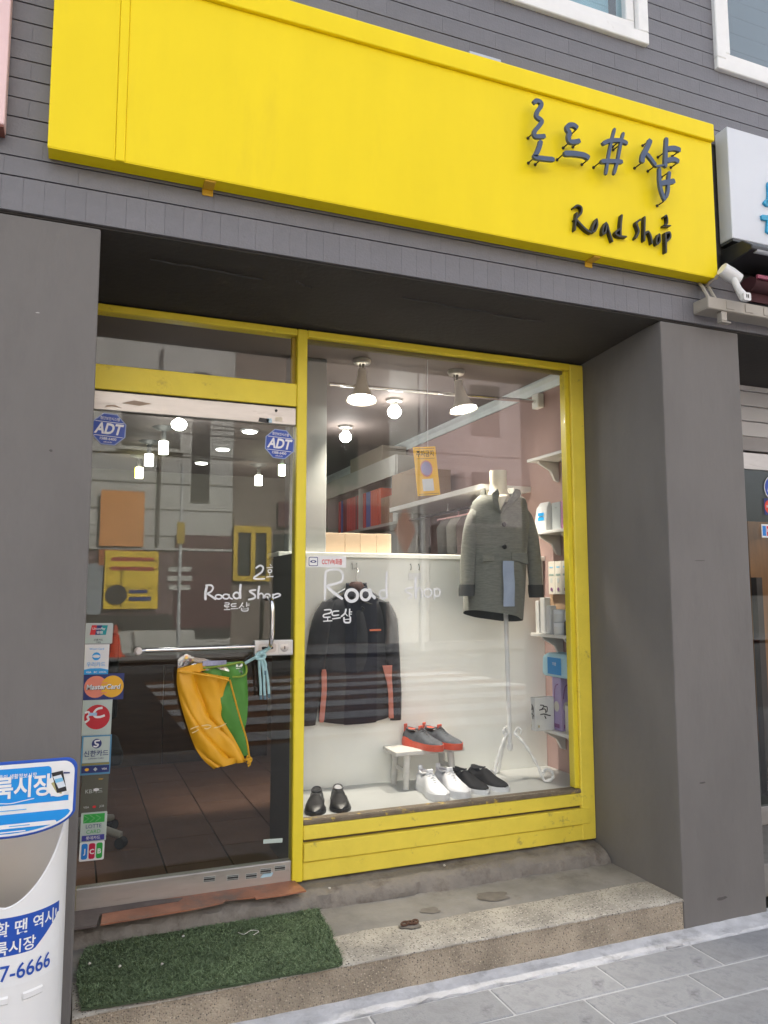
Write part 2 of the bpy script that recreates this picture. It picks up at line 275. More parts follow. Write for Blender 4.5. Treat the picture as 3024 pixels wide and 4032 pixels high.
WIN_TXT=[(0.0107,[(1.033,1.57),(1.031,1.506),(1.031,1.44)]),(0.0101,[(1.032,1.57),(1.058,1.58),(1.096,1.58),(1.115,1.563),(1.117,1.538),(1.101,1.521),(1.037,1.505)]),(0.0125,[(1.037,1.505),(1.075,1.473),(1.118,1.444)]),(0.0144,[(1.161,1.488),(1.172,1.486),(1.181,1.48),(1.188,1.471),(1.19,1.461),(1.188,1.45),(1.182,1.442),(1.172,1.436),(1.161,1.434),(1.15,1.436),(1.141,1.442),(1.135,1.451),(1.132,1.461),(1.135,1.471),(1.141,1.48),(1.15,1.486),(1.161,1.488)]),(0.0129,[(1.23,1.488),(1.24,1.485),(1.248,1.479),(1.253,1.469),(1.253,1.458),(1.248,1.449),(1.24,1.442),(1.23,1.44),(1.22,1.442),(1.212,1.449),(1.208,1.459),(1.208,1.469),(1.212,1.479),(1.22,1.485),(1.23,1.488)]),(0.013,[(1.251,1.494),(1.26,1.467),(1.28,1.445)]),(0.007,[(1.321,1.486),(1.331,1.484),(1.338,1.476),(1.341,1.466),(1.338,1.456),(1.331,1.449),(1.321,1.447),(1.311,1.449),(1.303,1.457),(1.301,1.467),(1.303,1.476),(1.311,1.484),(1.321,1.486)]),(0.0105,[(1.338,1.574),(1.335,1.519),(1.338,1.447)]),(0.0072,[(1.475,1.498),(1.443,1.493),(1.434,1.48),(1.46,1.468),(1.467,1.455),(1.445,1.442)]),(0.0118,[(1.488,1.549),(1.487,1.494),(1.489,1.442)]),(0.0068,[(1.49,1.475),(1.503,1.497),(1.52,1.485),(1.522,1.446)]),(0.0069,[(1.553,1.493),(1.563,1.49),(1.57,1.483),(1.573,1.472),(1.57,1.462),(1.563,1.455),(1.553,1.452),(1.543,1.455),(1.535,1.462),(1.533,1.472),(1.536,1.483),(1.543,1.49),(1.553,1.493)]),(0.0074,[(1.585,1.495),(1.588,1.442)]),(0.0069,[(1.603,1.493),(1.611,1.491),(1.617,1.484),(1.619,1.474),(1.617,1.465),(1.611,1.458),(1.603,1.456),(1.595,1.458),(1.589,1.465),(1.587,1.474),(1.589,1.484),(1.595,1.491),(1.603,1.493)]),(0.0062,[(1.027,1.395),(1.059,1.396),(1.058,1.382),(1.027,1.374),(1.028,1.362),(1.059,1.363)]),(0.0062,[(1.045,1.361),(1.045,1.347)]),(0.007,[(1.024,1.344),(1.067,1.346)]),(0.0062,[(1.1,1.39),(1.07,1.387),(1.07,1.37),(1.1,1.372)]),(0.0071,[(1.067,1.354),(1.107,1.359)]),(0.0076,[(1.134,1.4),(1.128,1.379),(1.109,1.363)]),(0.0059,[(1.13,1.379),(1.141,1.366)]),(0.0084,[(1.152,1.4),(1.15,1.363)]),(0.0059,[(1.152,1.385),(1.163,1.385)]),(0.0059,[(1.152,1.375),(1.162,1.375)]),(0.0076,[(1.124,1.362),(1.126,1.34),(1.141,1.336),(1.154,1.34),(1.155,1.364)]),(0.0059,[(1.125,1.35),(1.154,1.352)])]
YEL_L=[(0.372,1.161),(0.371,1.099),(0.389,1.013),(0.416,0.927),(0.445,0.849),(0.481,0.787),(0.531,0.74)]
YEL_R=[(0.589,1.116),(0.566,1.056),(0.562,1.004),(0.557,0.957),(0.582,0.912),(0.61,0.867),(0.642,0.809),(0.669,0.754)]
GRN_L=[(0.477,1.171),(0.484,1.136),(0.495,1.049),(0.497,0.963),(0.507,0.876),(0.522,0.79),(0.54,0.741)]
GRN_R=[(0.658,1.18),(0.666,1.146),(0.676,1.027),(0.672,0.926),(0.663,0.892),(0.673,0.83),(0.679,0.782)]
JACK_L=[(1.301,1.524),(1.292,1.487),(1.252,1.459),(1.189,1.427),(1.168,1.368),(1.157,1.214),(1.155,1.034),(1.156,0.813)]
JACK_R=[(1.411,1.522),(1.426,1.491),(1.472,1.453),(1.541,1.42),(1.559,1.297),(1.557,1.11),(1.555,0.924),(1.552,0.807)]
COAT_TL=[(1.98,2.026),(1.951,1.999),(1.907,1.963),(1.878,1.878),(1.867,1.769),(1.86,1.644),(1.852,1.52),(1.845,1.38)]
COAT_TR=[(2.182,2.045),(2.217,2.021),(2.276,1.988),(2.284,1.893),(2.266,1.779),(2.25,1.649),(2.234,1.478),(2.212,1.313)]
SL_L=[(1.922,1.973),(1.892,1.912),(1.863,1.81),(1.838,1.685),(1.824,1.561),(1.823,1.483)]
SL_R=[(2.266,1.988),(2.295,1.928),(2.307,1.78),(2.303,1.65),(2.299,1.564),(2.293,1.461)]
BTN=[(2.044,1.831),(2.041,1.714)]
STRIP=[(2.026,1.64),(2.097,1.399)]
NECK=[(2.04,2.118),(2.136,2.128),(2.041,2.016),(2.117,2.024)]
VEE=[(2.014,1.998),(2.109,2.011),(2.029,1.913)]
FLAPR=[(2.098,1.685),(2.221,1.683),(2.234,1.608),(2.094,1.641)]
FLAPL=[(1.874,1.634),(1.928,1.638)]
# ================================================================ SETTING
asphalt = pm('asphalt', (0.055, 0.055, 0.058), 0.9, 0.25, 3, 0.3, 200)
slabm = pm('paving slab', (0.335, 0.338, 0.352), 0.85, 0.22, 9, 0.5, 120, rnd=0.10, dirt=(0.215, 0.217, 0.23), dscale=9, dlo=0.52, dhi=0.68)
grout = pm('pale grout', (0.52, 0.52, 0.535), 0.9, 0.15, 12, 0.3, 120)
cement = pm('white cement strip', (0.58, 0.58, 0.60), 0.9, 0.18, 10, 0.5, 60, dirt=(0.34, 0.34, 0.35), dscale=9, dlo=0.52, dhi=0.70)
def sheet(name, x0, x1, y0, y1, z, m, label=None, cat=None):
    o = MB().add([(x0, y0, z), (x1, y0, z), (x1, y1, z), (x0, y1, z)], [(0, 1, 2, 3)]).build(name, m, fix=False); o['kind'] = 'structure'; return o
sheet('ground', -250, 250, -250, 250, -0.16, pm('far ground', (0.12, 0.118, 0.11), 0.95, 0.2, 0.3))
sheet('road', -60, 60, -14.0, -3.55, -0.12, asphalt)
rb = pm('brown crossing paint', (0.20, 0.085, 0.035), 0.85, 0.2, 5)
sheet('crossing_surface', 1.2, 7.2, -10.6, -4.15, -0.114, rb)
wpaint = pm('white road paint', (0.72, 0.72, 0.72), 0.7, 0.12, 9, dirt=(0.3, 0.3, 0.3), dscale=7)
for i in range(6):
    y = -4.35-i*1.04
    o = sheet('crossing_stripe', 1.2, 7.2, y-0.52, y, -0.109, wpaint)
sheet('road_edge_line', -60, 60, -4.06, -3.9, -0.113, pm('yellow road paint', (0.75, 0.38, 0.03), 0.7, 0.15, 6))
o = bx('kerb', -60, 60, -3.55, -3.40, -0.16, 0.0, pm('kerb granite', (0.36, 0.35, 0.34), 0.8, 0.15, 30)); o['kind'] = 'structure'
pav = MB().box(-60, 60, -3.40, -0.095, -0.15, -0.004).build('pavement', grout); pav['kind'] = 'structure'
SL, SD = 0.482, 0.193
slab_me = {}
for r in range(17):
    y1 = -0.103-r*SD; y0 = y1-SD+0.010
    off = (0.972 if r % 2 == 0 else 1.256) - 6*SL
    for i in range(16):
        x0 = off+i*SL
        if x0 > 4.4 or (y0 < -2.0 and x0 > 2.6): continue
        key = random.randrange(4)
        if key not in slab_me:
            hw, hd = SL/2-0.004, SD/2-0.005
            slab_me[key] = MB().box(-hw, hw, -hd, hd, -0.012, 0.0).mesh('paving_slab', slabm, bev=0.0035, jit=0.0006)
        o = link('paving_slab', slab_me[key], pav); o.location = (x0+SL/2, (y0+y1)/2, random.uniform(-0.0015, 0.001)); o.rotation_euler = (random.uniform(-.002, .002), random.uniform(-.002, .002), random.uniform(-.003, .003))
# ragged cement strip along the foot of the building
m = MB(); n = 150; rows = []
for k, (yy, zz) in enumerate(((-0.094, -0.012), (-0.090, 0.004), (-0.03, 0.008), (0.0, 0.014), (0.03, 0.014))):
    rows.append([(-1.6+i*0.042, yy+(random.uniform(-0.010, 0.010) if k < 3 else 0), zz+random.uniform(-.0015, .0015)) for i in range(n)])
m.rings(rows, closed=False); o = m.build('cement_strip', cement, smooth=True, fix=False); o['kind'] = 'structure'
sheet('far_pavement', -60, 60, -17.0, -14.0, -0.01, pm('far paving', (0.16, 0.165, 0.17), 0.9, 0.2, 1.5))

# ---------------------------------------------------------------- the shop building
paint = pm('grey wall paint', (0.158, 0.147, 0.139), 0.72, 0.13, 2.6, 0.35, 22, stretch=(1, 1, 0.35), dirt=(0.122, 0.113, 0.107), dscale=2.6, dlo=0.52, dhi=0.80)
tile = pm('grey painted brick', (0.150, 0.148, 0.163), 0.42, 0.10, 9, 0.12, 110, rnd=0.035, dirt=(0.112, 0.107, 0.110), dscale=5, dlo=0.56, dhi=0.8)
joint = pm('dark joint', (0.052, 0.050, 0.050), 0.9, 0.2, 30)
bld = thing('shop_building', 'grey painted brick building with square pillars framing the yellow shopfront', 'building', (1.2, 0.0, 0.0))
pw = lambda name, *a, **k: bx(name, *a, k.pop('m', paint), bld, **k)
pw('pillar', -1.05, 0.0, 0.0, 0.655, 0.0, 2.752, bev=0.008, seg=2)
pw('pillar', 2.485, 2.97, 0.0, 0.655, 0.0, 2.752, bev=0.008, seg=2)
pw('outer_wall', -7.0, -1.06, 0.004, 9.0, 0.0, 2.752)
pw('outer_wall', 5.0, 10.0, 0.004, 9.0, 0.0, 2.752)
pw('front_wall', -7.0, 10.0, 0.004, 0.30, 2.762, 4.135, m=joint)
for a, b in ((-7.0, 0.86), (2.45, 2.905), (4.5, 10.0)): pw('front_wall', a, b, 0.004, 0.30, 4.135, 5.35, m=joint)
pw('front_wall', -7.0, 10.0, 0.004, 0.30, 5.35, 11.0)
pw('upper_storeys', -7.0, 10.0, 0.30, 9.0, 2.86, 11.0)
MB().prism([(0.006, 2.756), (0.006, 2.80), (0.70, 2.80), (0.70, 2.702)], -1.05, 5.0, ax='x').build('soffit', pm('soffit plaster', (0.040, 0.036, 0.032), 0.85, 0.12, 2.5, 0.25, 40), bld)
# thin broken plaster seam across the soffit
for a, b in ((0.18, 0.62), (0.75, 0.83), (1.22, 1.95)):
    m = MB().tube([(a+(b-a)*t/9, 0.14+0.02*random.random()+t*0.003, 2.745-0.0775*(0.14+t*0.003)/0.69+0.004) for t in range(10)], 0.0035, 5)
    m.build('plaster_seam', joint, bld)
nick = pm('bare plaster nick', (0.42, 0.40, 0.38), 0.9, 0.1, 40); smear = pm('dark scuff', (0.085, 0.078, 0.073), 0.8, 0.2, 40)
for x, z, w_, h_, m_ in ((-0.19, 2.42, 0.008, 0.003, nick), (-0.13, 1.95, 0.007, 0.006, smear), (2.66, 1.62, 0.040, 0.003, smear), (2.62, 0.62, 0.022, 0.005, smear), (2.70, 0.11, 0.04, 0.010, smear)):
    MB().add([(x+w_*math.cos(t*0.785)*random.uniform(.5, 1), -0.0012, z+h_*math.sin(t*0.785)*random.uniform(.5, 1)) for t in range(8)], [tuple(range(8))]).build('scuff_mark', m_, bld, fix=False)
# bricks: soldier course over the openings, running bond above
brick_me = MB().box(-0.5, 0.5, 0, 1, -0.5, 0.5).mesh('brick', tile)
def unit_brick(dx, dz): return MB().box(-dx/2, dx/2, -0.007, 0.006, -dz/2, dz/2).mesh('brick', tile, bev=0.0006, jit=0.0001)
bcache = {}
def brick(x0, x1, z0, z1, g=0.0042):
    k = (round(x1-x0, 3), round(z1-z0, 3), random.randrange(3))
    if k not in bcache: bcache[k] = unit_brick(x1-x0-0.0002, z1-z0-g)
    o = link('brick', bcache[k], bld); o.location = Vector(((x0+x1)/2, (0.0 if z1 < 2.9 else random.uniform(-0.0006, 0.0004)), (z0+z1)/2)) ; o.matrix_parent_inverse = Matrix.Translation(-bld.location)
pw('lintel_band', -1.04, 3.3, -0.0030, 0.0035, 2.763, 2.886, m=pm('worn mortar', (0.115, 0.108, 0.106), 0.9, 0.15, 20))
for i in range(56):
    x = -0.52+i*0.0668; brick(x, x+0.0668, 2.762, 2.887, 0.0045)
def course(z0, z1, xa, xb, ln, ph, holes=()):
    x = xa-ph
    while x < xb:
        a, b = max(x, xa), min(x+ln, xb)
        for h0, h1 in holes:
            if a < h1 and b > h0:
                if a < h0: b = h0
                elif b > h1: a = h1
                else: a = b
        if b-a > 0.02: brick(a, b, z0, z1)
        x += ln
for i in range(10):      # left of and below the sign
    z = 2.887+i*0.0708
    if i < 2: course(z, z+0.0708, -0.55, 3.25, 0.235, 0.117*(i % 2))
    else: course(z, z+0.0708, -0.55, -0.08, 0.235, 0.117*(i % 2)+0.05)
for i in range(10):      # above the sign
    z = 3.7135+i*0.0823
    holes = [(0.86, 2.461), (2.896, 4.5)] if z+0.0823 > 4.15 else ()
    course(z, z+0.0823, (0.3 if i < 5 else 1.9), 3.45, 0.262, 0.131*(i % 2), holes)
# upstairs windows in white frames
wf = pm('white window frame', (0.80, 0.80, 0.79), 0.4, 0.05, 9, dirt=(0.55, 0.53, 0.50), dscale=8, dlo=0.62, dhi=0.8)
wglass = glass_mat('upstairs glass', (0.80, 0.86, 0.88), 0.10)
def upstairs(x0, x1, behind, lab):
    z0, z1 = 4.125, 5.36
    fr = MB(); fr.box(x0, x1, -0.03, 0.10, z0, z0+0.062); fr.box(x0, x0+0.062, -0.03, 0.10, z0+0.062, z1); fr.box(x1-0.062, x1, -0.03, 0.10, z0+0.062, z1); fr.box(x0+0.062, x1-0.062, -0.03, 0.10, z1-0.06, z1)
    wn = fr.build('window', wf, bld, bev=0.004); wn['label'] = lab
    s = MB(); a, b = x0+0.066, x1-0.066
    s.box(a, b, -0.006, 0.07, z0+0.066, z0+0.118); s.box(a, a+0.05, -0.006, 0.07, z0+0.118, z1-0.066); s.box(b-0.05, b, -0.006, 0.07, z0+0.118, z1-0.066)
    link('sash', s.mesh('sash', wf, bev=0.004), wn)
    link('pane', MB().box(a+0.051, b-0.051, 0.025, 0.031, z0+0.119, z1-0.068).mesh('pane', wglass), wn)
    bd = MB()
    for i in range(11): bd.box(a+0.052, b-0.052, 0.12+0.0004*i, 0.124+0.0004*i, z0+0.075+i*0.1, z0+0.172+i*0.1)
    link('blind', bd.mesh('blind', behind), wn)
upstairs(0.90, 2.461, pm('cyan roller blind', (0.50, 0.78, 0.86), 0.7, 0.04, 6), 'white framed window with pale cyan blind')
upstairs(2.896, 4.46, pm('dim room blind', (0.10, 0.13, 0.16), 0.7, 0.1, 4), 'white framed window with dark blue grey glass')
# inside of the shop
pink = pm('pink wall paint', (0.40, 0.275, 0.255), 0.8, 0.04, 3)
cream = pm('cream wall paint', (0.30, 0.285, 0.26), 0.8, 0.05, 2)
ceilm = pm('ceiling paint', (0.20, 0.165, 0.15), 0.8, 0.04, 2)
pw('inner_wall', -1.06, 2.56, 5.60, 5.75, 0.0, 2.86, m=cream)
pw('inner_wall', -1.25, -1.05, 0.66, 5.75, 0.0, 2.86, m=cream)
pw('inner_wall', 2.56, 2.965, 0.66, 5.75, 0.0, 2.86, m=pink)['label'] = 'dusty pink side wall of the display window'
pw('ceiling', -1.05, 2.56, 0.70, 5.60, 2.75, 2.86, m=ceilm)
MB().prism([(2.555, 2.748), (2.515, 2.748), (2.515, 2.735), (2.535, 2.715), (2.542, 2.68), (2.555, 2.68)], 0.66, 5.6, ax='y').build('cornice', pm('pale cornice', (0.55, 0.60, 0.60), 0.5), bld)
fl = pw('inner_floor', -1.05, 2.56, 0.64, 5.60, 0.05, 0.196, m=pm('floor grout', (0.02, 0.016, 0.014), 0.8))
ftm = pm('brown floor tile', (0.160, 0.085, 0.060), 0.6, 0.16, 5, 0.05, 80, rnd=0.10, spec=0.2)
ft_me = MB().box(-0.148, 0.148, -0.208, 0.208, -0.008, 0.0).mesh('floor_tile', ftm, bev=0.002)
for i in range(8):
    for k in range(9):
        x = -0.71+i*0.302; y = 0.66+0.2+k*0.42+(0.0, 0.21, 0.105, 0.315)[i % 4]
        if x > 0.93-0.15 and y < 1.45: pass
        o = link('floor_tile', ft_me, fl); o.location = (x+0.056, y, 0.203)
# ---------------------------------------------------------------- entrance step
agg = stone_mat('exposed aggregate', (0.375, 0.315, 0.24), [(0.13, 0.11, 0.09), (0.25, 0.20, 0.15), (0.48, 0.41, 0.32), (0.34, 0.27, 0.19), (0.42, 0.35, 0.26), (0.19, 0.155, 0.12)], 150, 0.75, 0.8)
terr = stone_mat('worn terrazzo', (0.40, 0.37, 0.32), [(0.11, 0.10, 0.09), (0.48, 0.45, 0.40), (0.30, 0.27, 0.23), (0.20, 0.18, 0.15)], 120, 0.62, 0.25)
patch = pm('cement screed', (0.235, 0.222, 0.204), 0.85, 0.24, 5, 0.25, 70, dirt=(0.15, 0.135, 0.12), dscale=4, dlo=0.54, dhi=0.72)
old = pm('old render', (0.225, 0.203, 0.178), 0.9, 0.2, 6, 0.5, 50, dirt=(0.12, 0.10, 0.085), dscale=6, dlo=0.5, dhi=0.66)
step = thing('entrance_step', 'worn speckled concrete step with patched cement ledge below the shop window', 'step', (1.24, 0.3, 0.0))
MB().box(0.002, 2.483, 0.0, 0.235, 0.0, 0.128).build('riser', agg, step, bev=0.006, seg=2)
m = MB(); rows = []
for k, (yy, zz) in enumerate(((-0.004, 0.1285), (-0.003, 0.134), (0.006, 0.1375), (0.12, 0.138), (0.225, 0.137), (0.25, 0.134))):
    rows.append([(0.004+i*0.0248, yy+(random.uniform(-.003, .003) if k < 2 else 0)+(0.02*noise.noise(Vector((i*0.1, 3, 0))) if k > 3 else 0), zz) for i in range(101)])
m.rings(rows, closed=False); m.build('nosing', terr, step, smooth=True, fix=False)
m = MB(); rows = []
for k in range(7):
    rows.append([(0.003+i*0.0248, 0.215+k*0.05+(0.03*noise.noise(Vector((i*0.13, 9, 0))) if k == 0 else 0), 0.1355+(0.004 if k else 0)+0.002*noise.noise(Vector((i*0.15, k*0.7, 1)))) for i in range(101)])
m.rings(rows, closed=False); m.build('tread', patch, step, smooth=True, fix=False)
m = MB(); rows = []
for k, (yy, zz) in enumerate(((0.478, 0.130), (0.486, 0.162), (0.50, 0.185), (0.525, 0.198), (0.56, 0.210), (0.70, 0.218))):
    rows.append([(0.003+i*0.0165, yy+(0.028*noise.noise(Vector((i*0.11, k*0.35, 5)))+0.016*noise.noise(Vector((i*0.5, k, 2))) if k < 5 else 0), zz+(0.010*noise.noise(Vector((i*0.21, k*0.8, 8))) if 0 < k < 5 else 0)) for i in range(151)])
m.rings(rows, closed=False); m.build('upper_ledge', old, step, smooth=True, fix=False)
for (cx, cy_, r) in ((1.265, 0.2, 0.032), (1.72, 0.33, 0.05), (1.40, 0.30, 0.03)):
    m = MB().add([(cx+r*1.5*math.cos(t*0.1745)*(1+0.5*noise.noise(Vector((math.cos(t*0.1745)*1.6, math.sin(t*0.1745)*1.6, cx)))), cy_+r*math.sin(t*0.1745)*(1+0.5*noise.noise(Vector((math.cos(t*0.1745)*1.6, math.sin(t*0.1745)*1.6, cx)))), 0.1425) for t in range(36)], [tuple(range(36))])
    m.build('damp_stain', pm('damp patch', (0.170, 0.152, 0.135), 0.7, 0.2, 20), step, fix=False)
# copper coloured threshold
cop = pm('copper sheet', (0.38, 0.165, 0.10), 0.5, 0.25, 9, 0.15, 40, metal=0.25, dirt=(0.20, 0.15, 0.13), dscale=7, dlo=0.5, dhi=0.7)
th = thing('threshold_sheet', 'worn copper red metal sheet under the glass door', 'threshold', (0.45, 0.55, 0.2))
def slope(poly): return [(x, y, 0.2265+(y-0.48)*0.05) for x, y in poly]
m = MB(); P = slope([(0.12, 0.668), (0.885, 0.66), (0.915, 0.485), (0.80, 0.478), (0.70, 0.484), (0.698, 0.497), (0.58, 0.51), (0.565, 0.492), (0.45, 0.475), (0.30, 0.468), (0.10, 0.462)])
n = len(P); m.add(P+[(a, b, c-0.006) for a, b, c in P], [tuple(range(n-1, -1, -1)), tuple(range(n, 2*n))]+[(i, (i+1) % n, n+(i+1) % n, n+i) for i in range(n)]); m.build('copper_sheet', cop, th)
m = MB(); P = slope([(0.003, 0.668), (0.122, 0.666), (0.20, 0.62), (0.42, 0.585), (0.40, 0.56), (0.10, 0.55), (0.085, 0.46), (0.003, 0.458)]); P = [(a, b, c+0.002) for a, b, c in P]
n = len(P); m.add(P+[(a, b, c-0.008) for a, b, c in P], [tuple(range(n-1, -1, -1)), tuple(range(n, 2*n))]+[(i, (i+1) % n, n+(i+1) % n, n+i) for i in range(n)]); m.build('worn_patch', pm('worn grey sheet', (0.14, 0.115, 0.11), 0.6, 0.25, 12, 0.2, 50), th)
# ================================================================ SHOPFRONT
yel = pm('yellow frame paint', (0.84, 0.67, 0.040), 0.42, 0.06, 4, 0.08, 90, dirt=(0.46, 0.31, 0.035), dscale=9, dlo=0.60, dhi=0.78)
yelw = pm('worn yellow paint', (0.84, 0.67, 0.075), 0.5, 0.08, 5, 0.15, 70, dirt=(0.30, 0.22, 0.08), dscale=11, dlo=0.61, dhi=0.74)
chip = pm('chipped sill paint', (0.17, 0.135, 0.095), 0.8, 0.25, 14, 0.3, 60, dirt=(0.60, 0.43, 0.06), dscale=13, dlo=0.575, dhi=0.64)
gl = glass_mat('window glass', (0.975, 0.982, 0.978), 0.026)
gld = glass_mat('door glass', (0.90, 0.925, 0.91), 0.034)
Y = 0.598
fr = thing('shopfront_frame', 'yellow painted shopfront frame with large display pane and three boards below', 'shopfront', (1.2, 0.62, 0.218))
F = lambda name, *a, **k: bx(name, *a, k.pop('m', yel), fr, **k)
F('mullion', 0.8835, 0.9325, Y, 0.665, 0.222, 2.700, bev=0.004)
F('side_post', 2.400, 2.484, Y, 0.665, 0.222, 2.700, m=yelw, bev=0.005)
F('side_post', 2.372, 2.399, 0.612, 0.66, 0.478, 2.662, bev=0.003)
F('side_post', -0.05, 0.004, Y+0.004, 0.665, 0.222, 2.700)
F('head_rail', 0.934, 2.399, Y, 0.665, 2.668, 2.700, bev=0.003)
F('head_rail', 0.005, 0.8825, Y+0.003, 0.665, 2.668, 2.700, bev=0.003)
F('inner_bead', 0.934, 2.371, 0.632, 0.655, 2.648, 2.667, m=pm('grimy bead', (0.16, 0.13, 0.04), 0.6))
F('inner_bead', 0.866, 0.8825, 0.632, 0.655, 2.436, 2.667, m=pm('grimy ochre bead', (0.42, 0.29, 0.03), 0.6))
F('transom', 0.005, 0.8825, Y+0.002, 0.665, 2.329, 2.436, bev=0.003)
F('sill', 0.934, 2.452, 0.604, 0.668, 0.455, 0.474, m=chip, bev=0.003)
F('sill_board', 0.934, 2.440, 0.600, 0.655, 0.394, 0.4545, m=yelw, bev=0.003)
F('sill_board', 0.934, 2.445, 0.592, 0.655, 0.304, 0.381, m=yelw, bev=0.003)
F('sill_board', 0.934, 2.440, 0.602, 0.655, 0.224, 0.2995, m=yelw, bev=0.003)
F('sill_groove', 0.934, 2.440, 0.616, 0.65, 0.3815, 0.3935, m=pm('groove grime', (0.10, 0.075, 0.04), 0.9))
F('display_pane', 0.9335, 2.3715, 0.620, 0.626, 0.4745, 2.6475, m=gl)
F('transom_pane', 0.005, 0.8655, 0.620, 0.626, 2.4365, 2.6675, m=gl)
chalk = pm('white paint marker', (0.80, 0.81, 0.82), 0.6, 0.06, 40)
def lettering(parent, name, strokes, y0, y1, m, lab=None, k=4):
    b = MB()
    for i, (wd, pts) in enumerate(strokes): b.ribbon(wd, pts, y0-0.00025*(i % 5), y1, 0, k)
    o = b.build(name, m, parent)
    if lab: o['label'] = lab
    return o
lettering(fr, 'painted_word', WIN_TXT[:8], 0.6180, 0.6195, chalk, 'white handwritten word Road on the display pane')
lettering(fr, 'painted_word', WIN_TXT[8:14], 0.6180, 0.6195, chalk, 'white handwritten word shop on the display pane')
lettering(fr, 'painted_word', WIN_TXT[14:], 0.6180, 0.6195, chalk, 'small white handwritten Korean shop name over the jacket')
white = flat('print white', (0.82, 0.82, 0.82)); black = flat('print black', (0.02, 0.02, 0.022)); red = flat('print red', (0.70, 0.03, 0.035)); navy = flat('print navy', (0.02, 0.035, 0.17))
blue = flat('print blue', (0.015, 0.22, 0.68)); sky_b = flat('print sky blue', (0.02, 0.36, 0.78)); green = flat('print green', (0.03, 0.38, 0.06)); orange = flat('print orange', (0.85, 0.45, 0.03)); silver = flat('print grey', (0.52, 0.56, 0.54)); salmon = flat('print salmon', (0.85, 0.27, 0.18)); paleg = flat('print pale green', (0.50, 0.58, 0.54))
d = Decal(on_y(1.038, 0.6195, 1.6165)); d.base(white, [(-0.095, -0.026), (0.095, -0.026), (0.095, 0.026), (-0.095, 0.026)])
d.poly(navy, rrect(-0.086, -0.042, -0.021, 0.021, 0.006)); d.poly(white, rrect(-0.083, -0.045, -0.018, 0.018, 0.005)); d.poly(navy, circ(-0.064, 0, 0.015, 18, 0.006)); d.poly(white, circ(-0.064, 0, 0.007, 14, 0.003))
d.text(red, 'CCTV녹화중', 0.026, 0.0, 0.030, 0.012, sx=0.62); d.build('sticker', fr, 'white sticker with red video surveillance lettering')

# ---------------------------------------------------------------- glass door
steel = pm('brushed steel', (0.52, 0.49, 0.465), 0.38, 0.10, 4, 0.03, 200, metal=0.75, dirt=(0.30, 0.27, 0.24), dscale=5, dlo=0.58, dhi=0.8, stretch=(1, 1, 6))
chrome = pm('chrome', (0.75, 0.74, 0.73), 0.12, 0.04, 8, metal=1.0)
dark = pm('black rubber', (0.012, 0.012, 0.012), 0.6)
door = thing('glass_door', 'frameless glass shop door with steel rails and a column of card stickers', 'door', (0.44, 0.62, 0.215))
bx('top_rail', 0.006, 0.8815, 0.603, 0.648, 2.240, 2.322, steel, door, bev=0.003)
bx('bottom_rail', 0.010, 0.8805, 0.603, 0.648, 0.226, 0.3155, steel, door, bev=0.003)
bx('door_pane', 0.008, 0.8785, 0.612, 0.620, 0.316, 2.2395, gld, door)
bx('top_seal', 0.006, 0.8815, 0.610, 0.640, 2.3225, 2.3285, dark, door)
alu = pm('lock aluminium', (0.62, 0.615, 0.60), 0.35, 0.05, 10, metal=0.5)
lk = bx('lock_case', 0.700, 0.872, 0.578, 0.6105, 1.200, 1.267, alu, door, bev=0.005, seg=2)
MB().prism(rrect(0.716, 0.795, 1.214, 1.253, 0.012), 0.5765, 0.579).build('slot_plate', steel, lk)
MB().prism(rrect(0.730, 0.782, 1.228, 1.240, 0.006), 0.5755, 0.578).build('slot', dark, lk)
MB().prism(rrect(0.806, 0.866, 1.206, 1.261, 0.008), 0.5755, 0.579).build('key_plate', alu, lk)
MB().lathe([(0.018, 0), (0.018, 0.004), (0.012, 0.006), (0.0, 0.006)], (0.832, 0.5765, 1.233), 20, M=Matrix.Rotation(R(90), 3, 'X')).build('key_cylinder', steel, lk, smooth=True)
MB().box(0.830, 0.834, 0.5685, 0.5705, 1.226, 1.240).build('keyhole', dark, lk)
h = [(0.757, 0.585, 1.238), (0.757, 0.545, 1.240), (0.758, 0.520, 1.262), (0.760, 0.515, 1.31), (0.761, 0.515, 1.38), (0.760, 0.520, 1.425), (0.757, 0.545, 1.447), (0.755, 0.610, 1.449)]
MB().tube(smooth_pts(h, 4), 0.0105, 12).build('pull_handle', chrome, door, smooth=True)
MB().tube([(0.245, 0.590, 1.237), (0.702, 0.590, 1.240)], 0.0095, 14).build('lock_bar', chrome, door, smooth=True)
MB().lathe([(0.0, -0.02), (0.012, -0.018), (0.016, -0.005), (0.016, 0.004), (0.010, 0.010), (0.010, 0.03)], (0.215, 0.580, 1.236), 16, M=Matrix.Rotation(R(90), 3, 'X')).build('bar_knob', pm('pale knob', (0.72, 0.66, 0.62), 0.3), door, smooth=True)
MB().tube([(0.222, 0.590, 1.236), (0.246, 0.590, 1.237)], 0.005, 8).build('bar_pin', chrome, door)
lettering(door, 'painted_word', DOOR_TXT[:6], 0.6100, 0.6115, chalk, 'white handwritten shop number on the door glass')
lettering(door, 'painted_word', DOOR_TXT[6:20], 0.6100, 0.6115, chalk, 'white handwritten English shop name on the door glass')
lettering(door, 'painted_word', DOOR_TXT[20:], 0.6100, 0.6115, chalk, 'small white handwritten Korean shop name on the door glass')
YS = 0.6118
def rectP(w_, h_): return [(-w_/2, -h_/2), (w_/2, -h_/2), (w_/2, h_/2), (-w_/2, h_/2)]
secb = flat('security blue', (0.035, 0.085, 0.42))
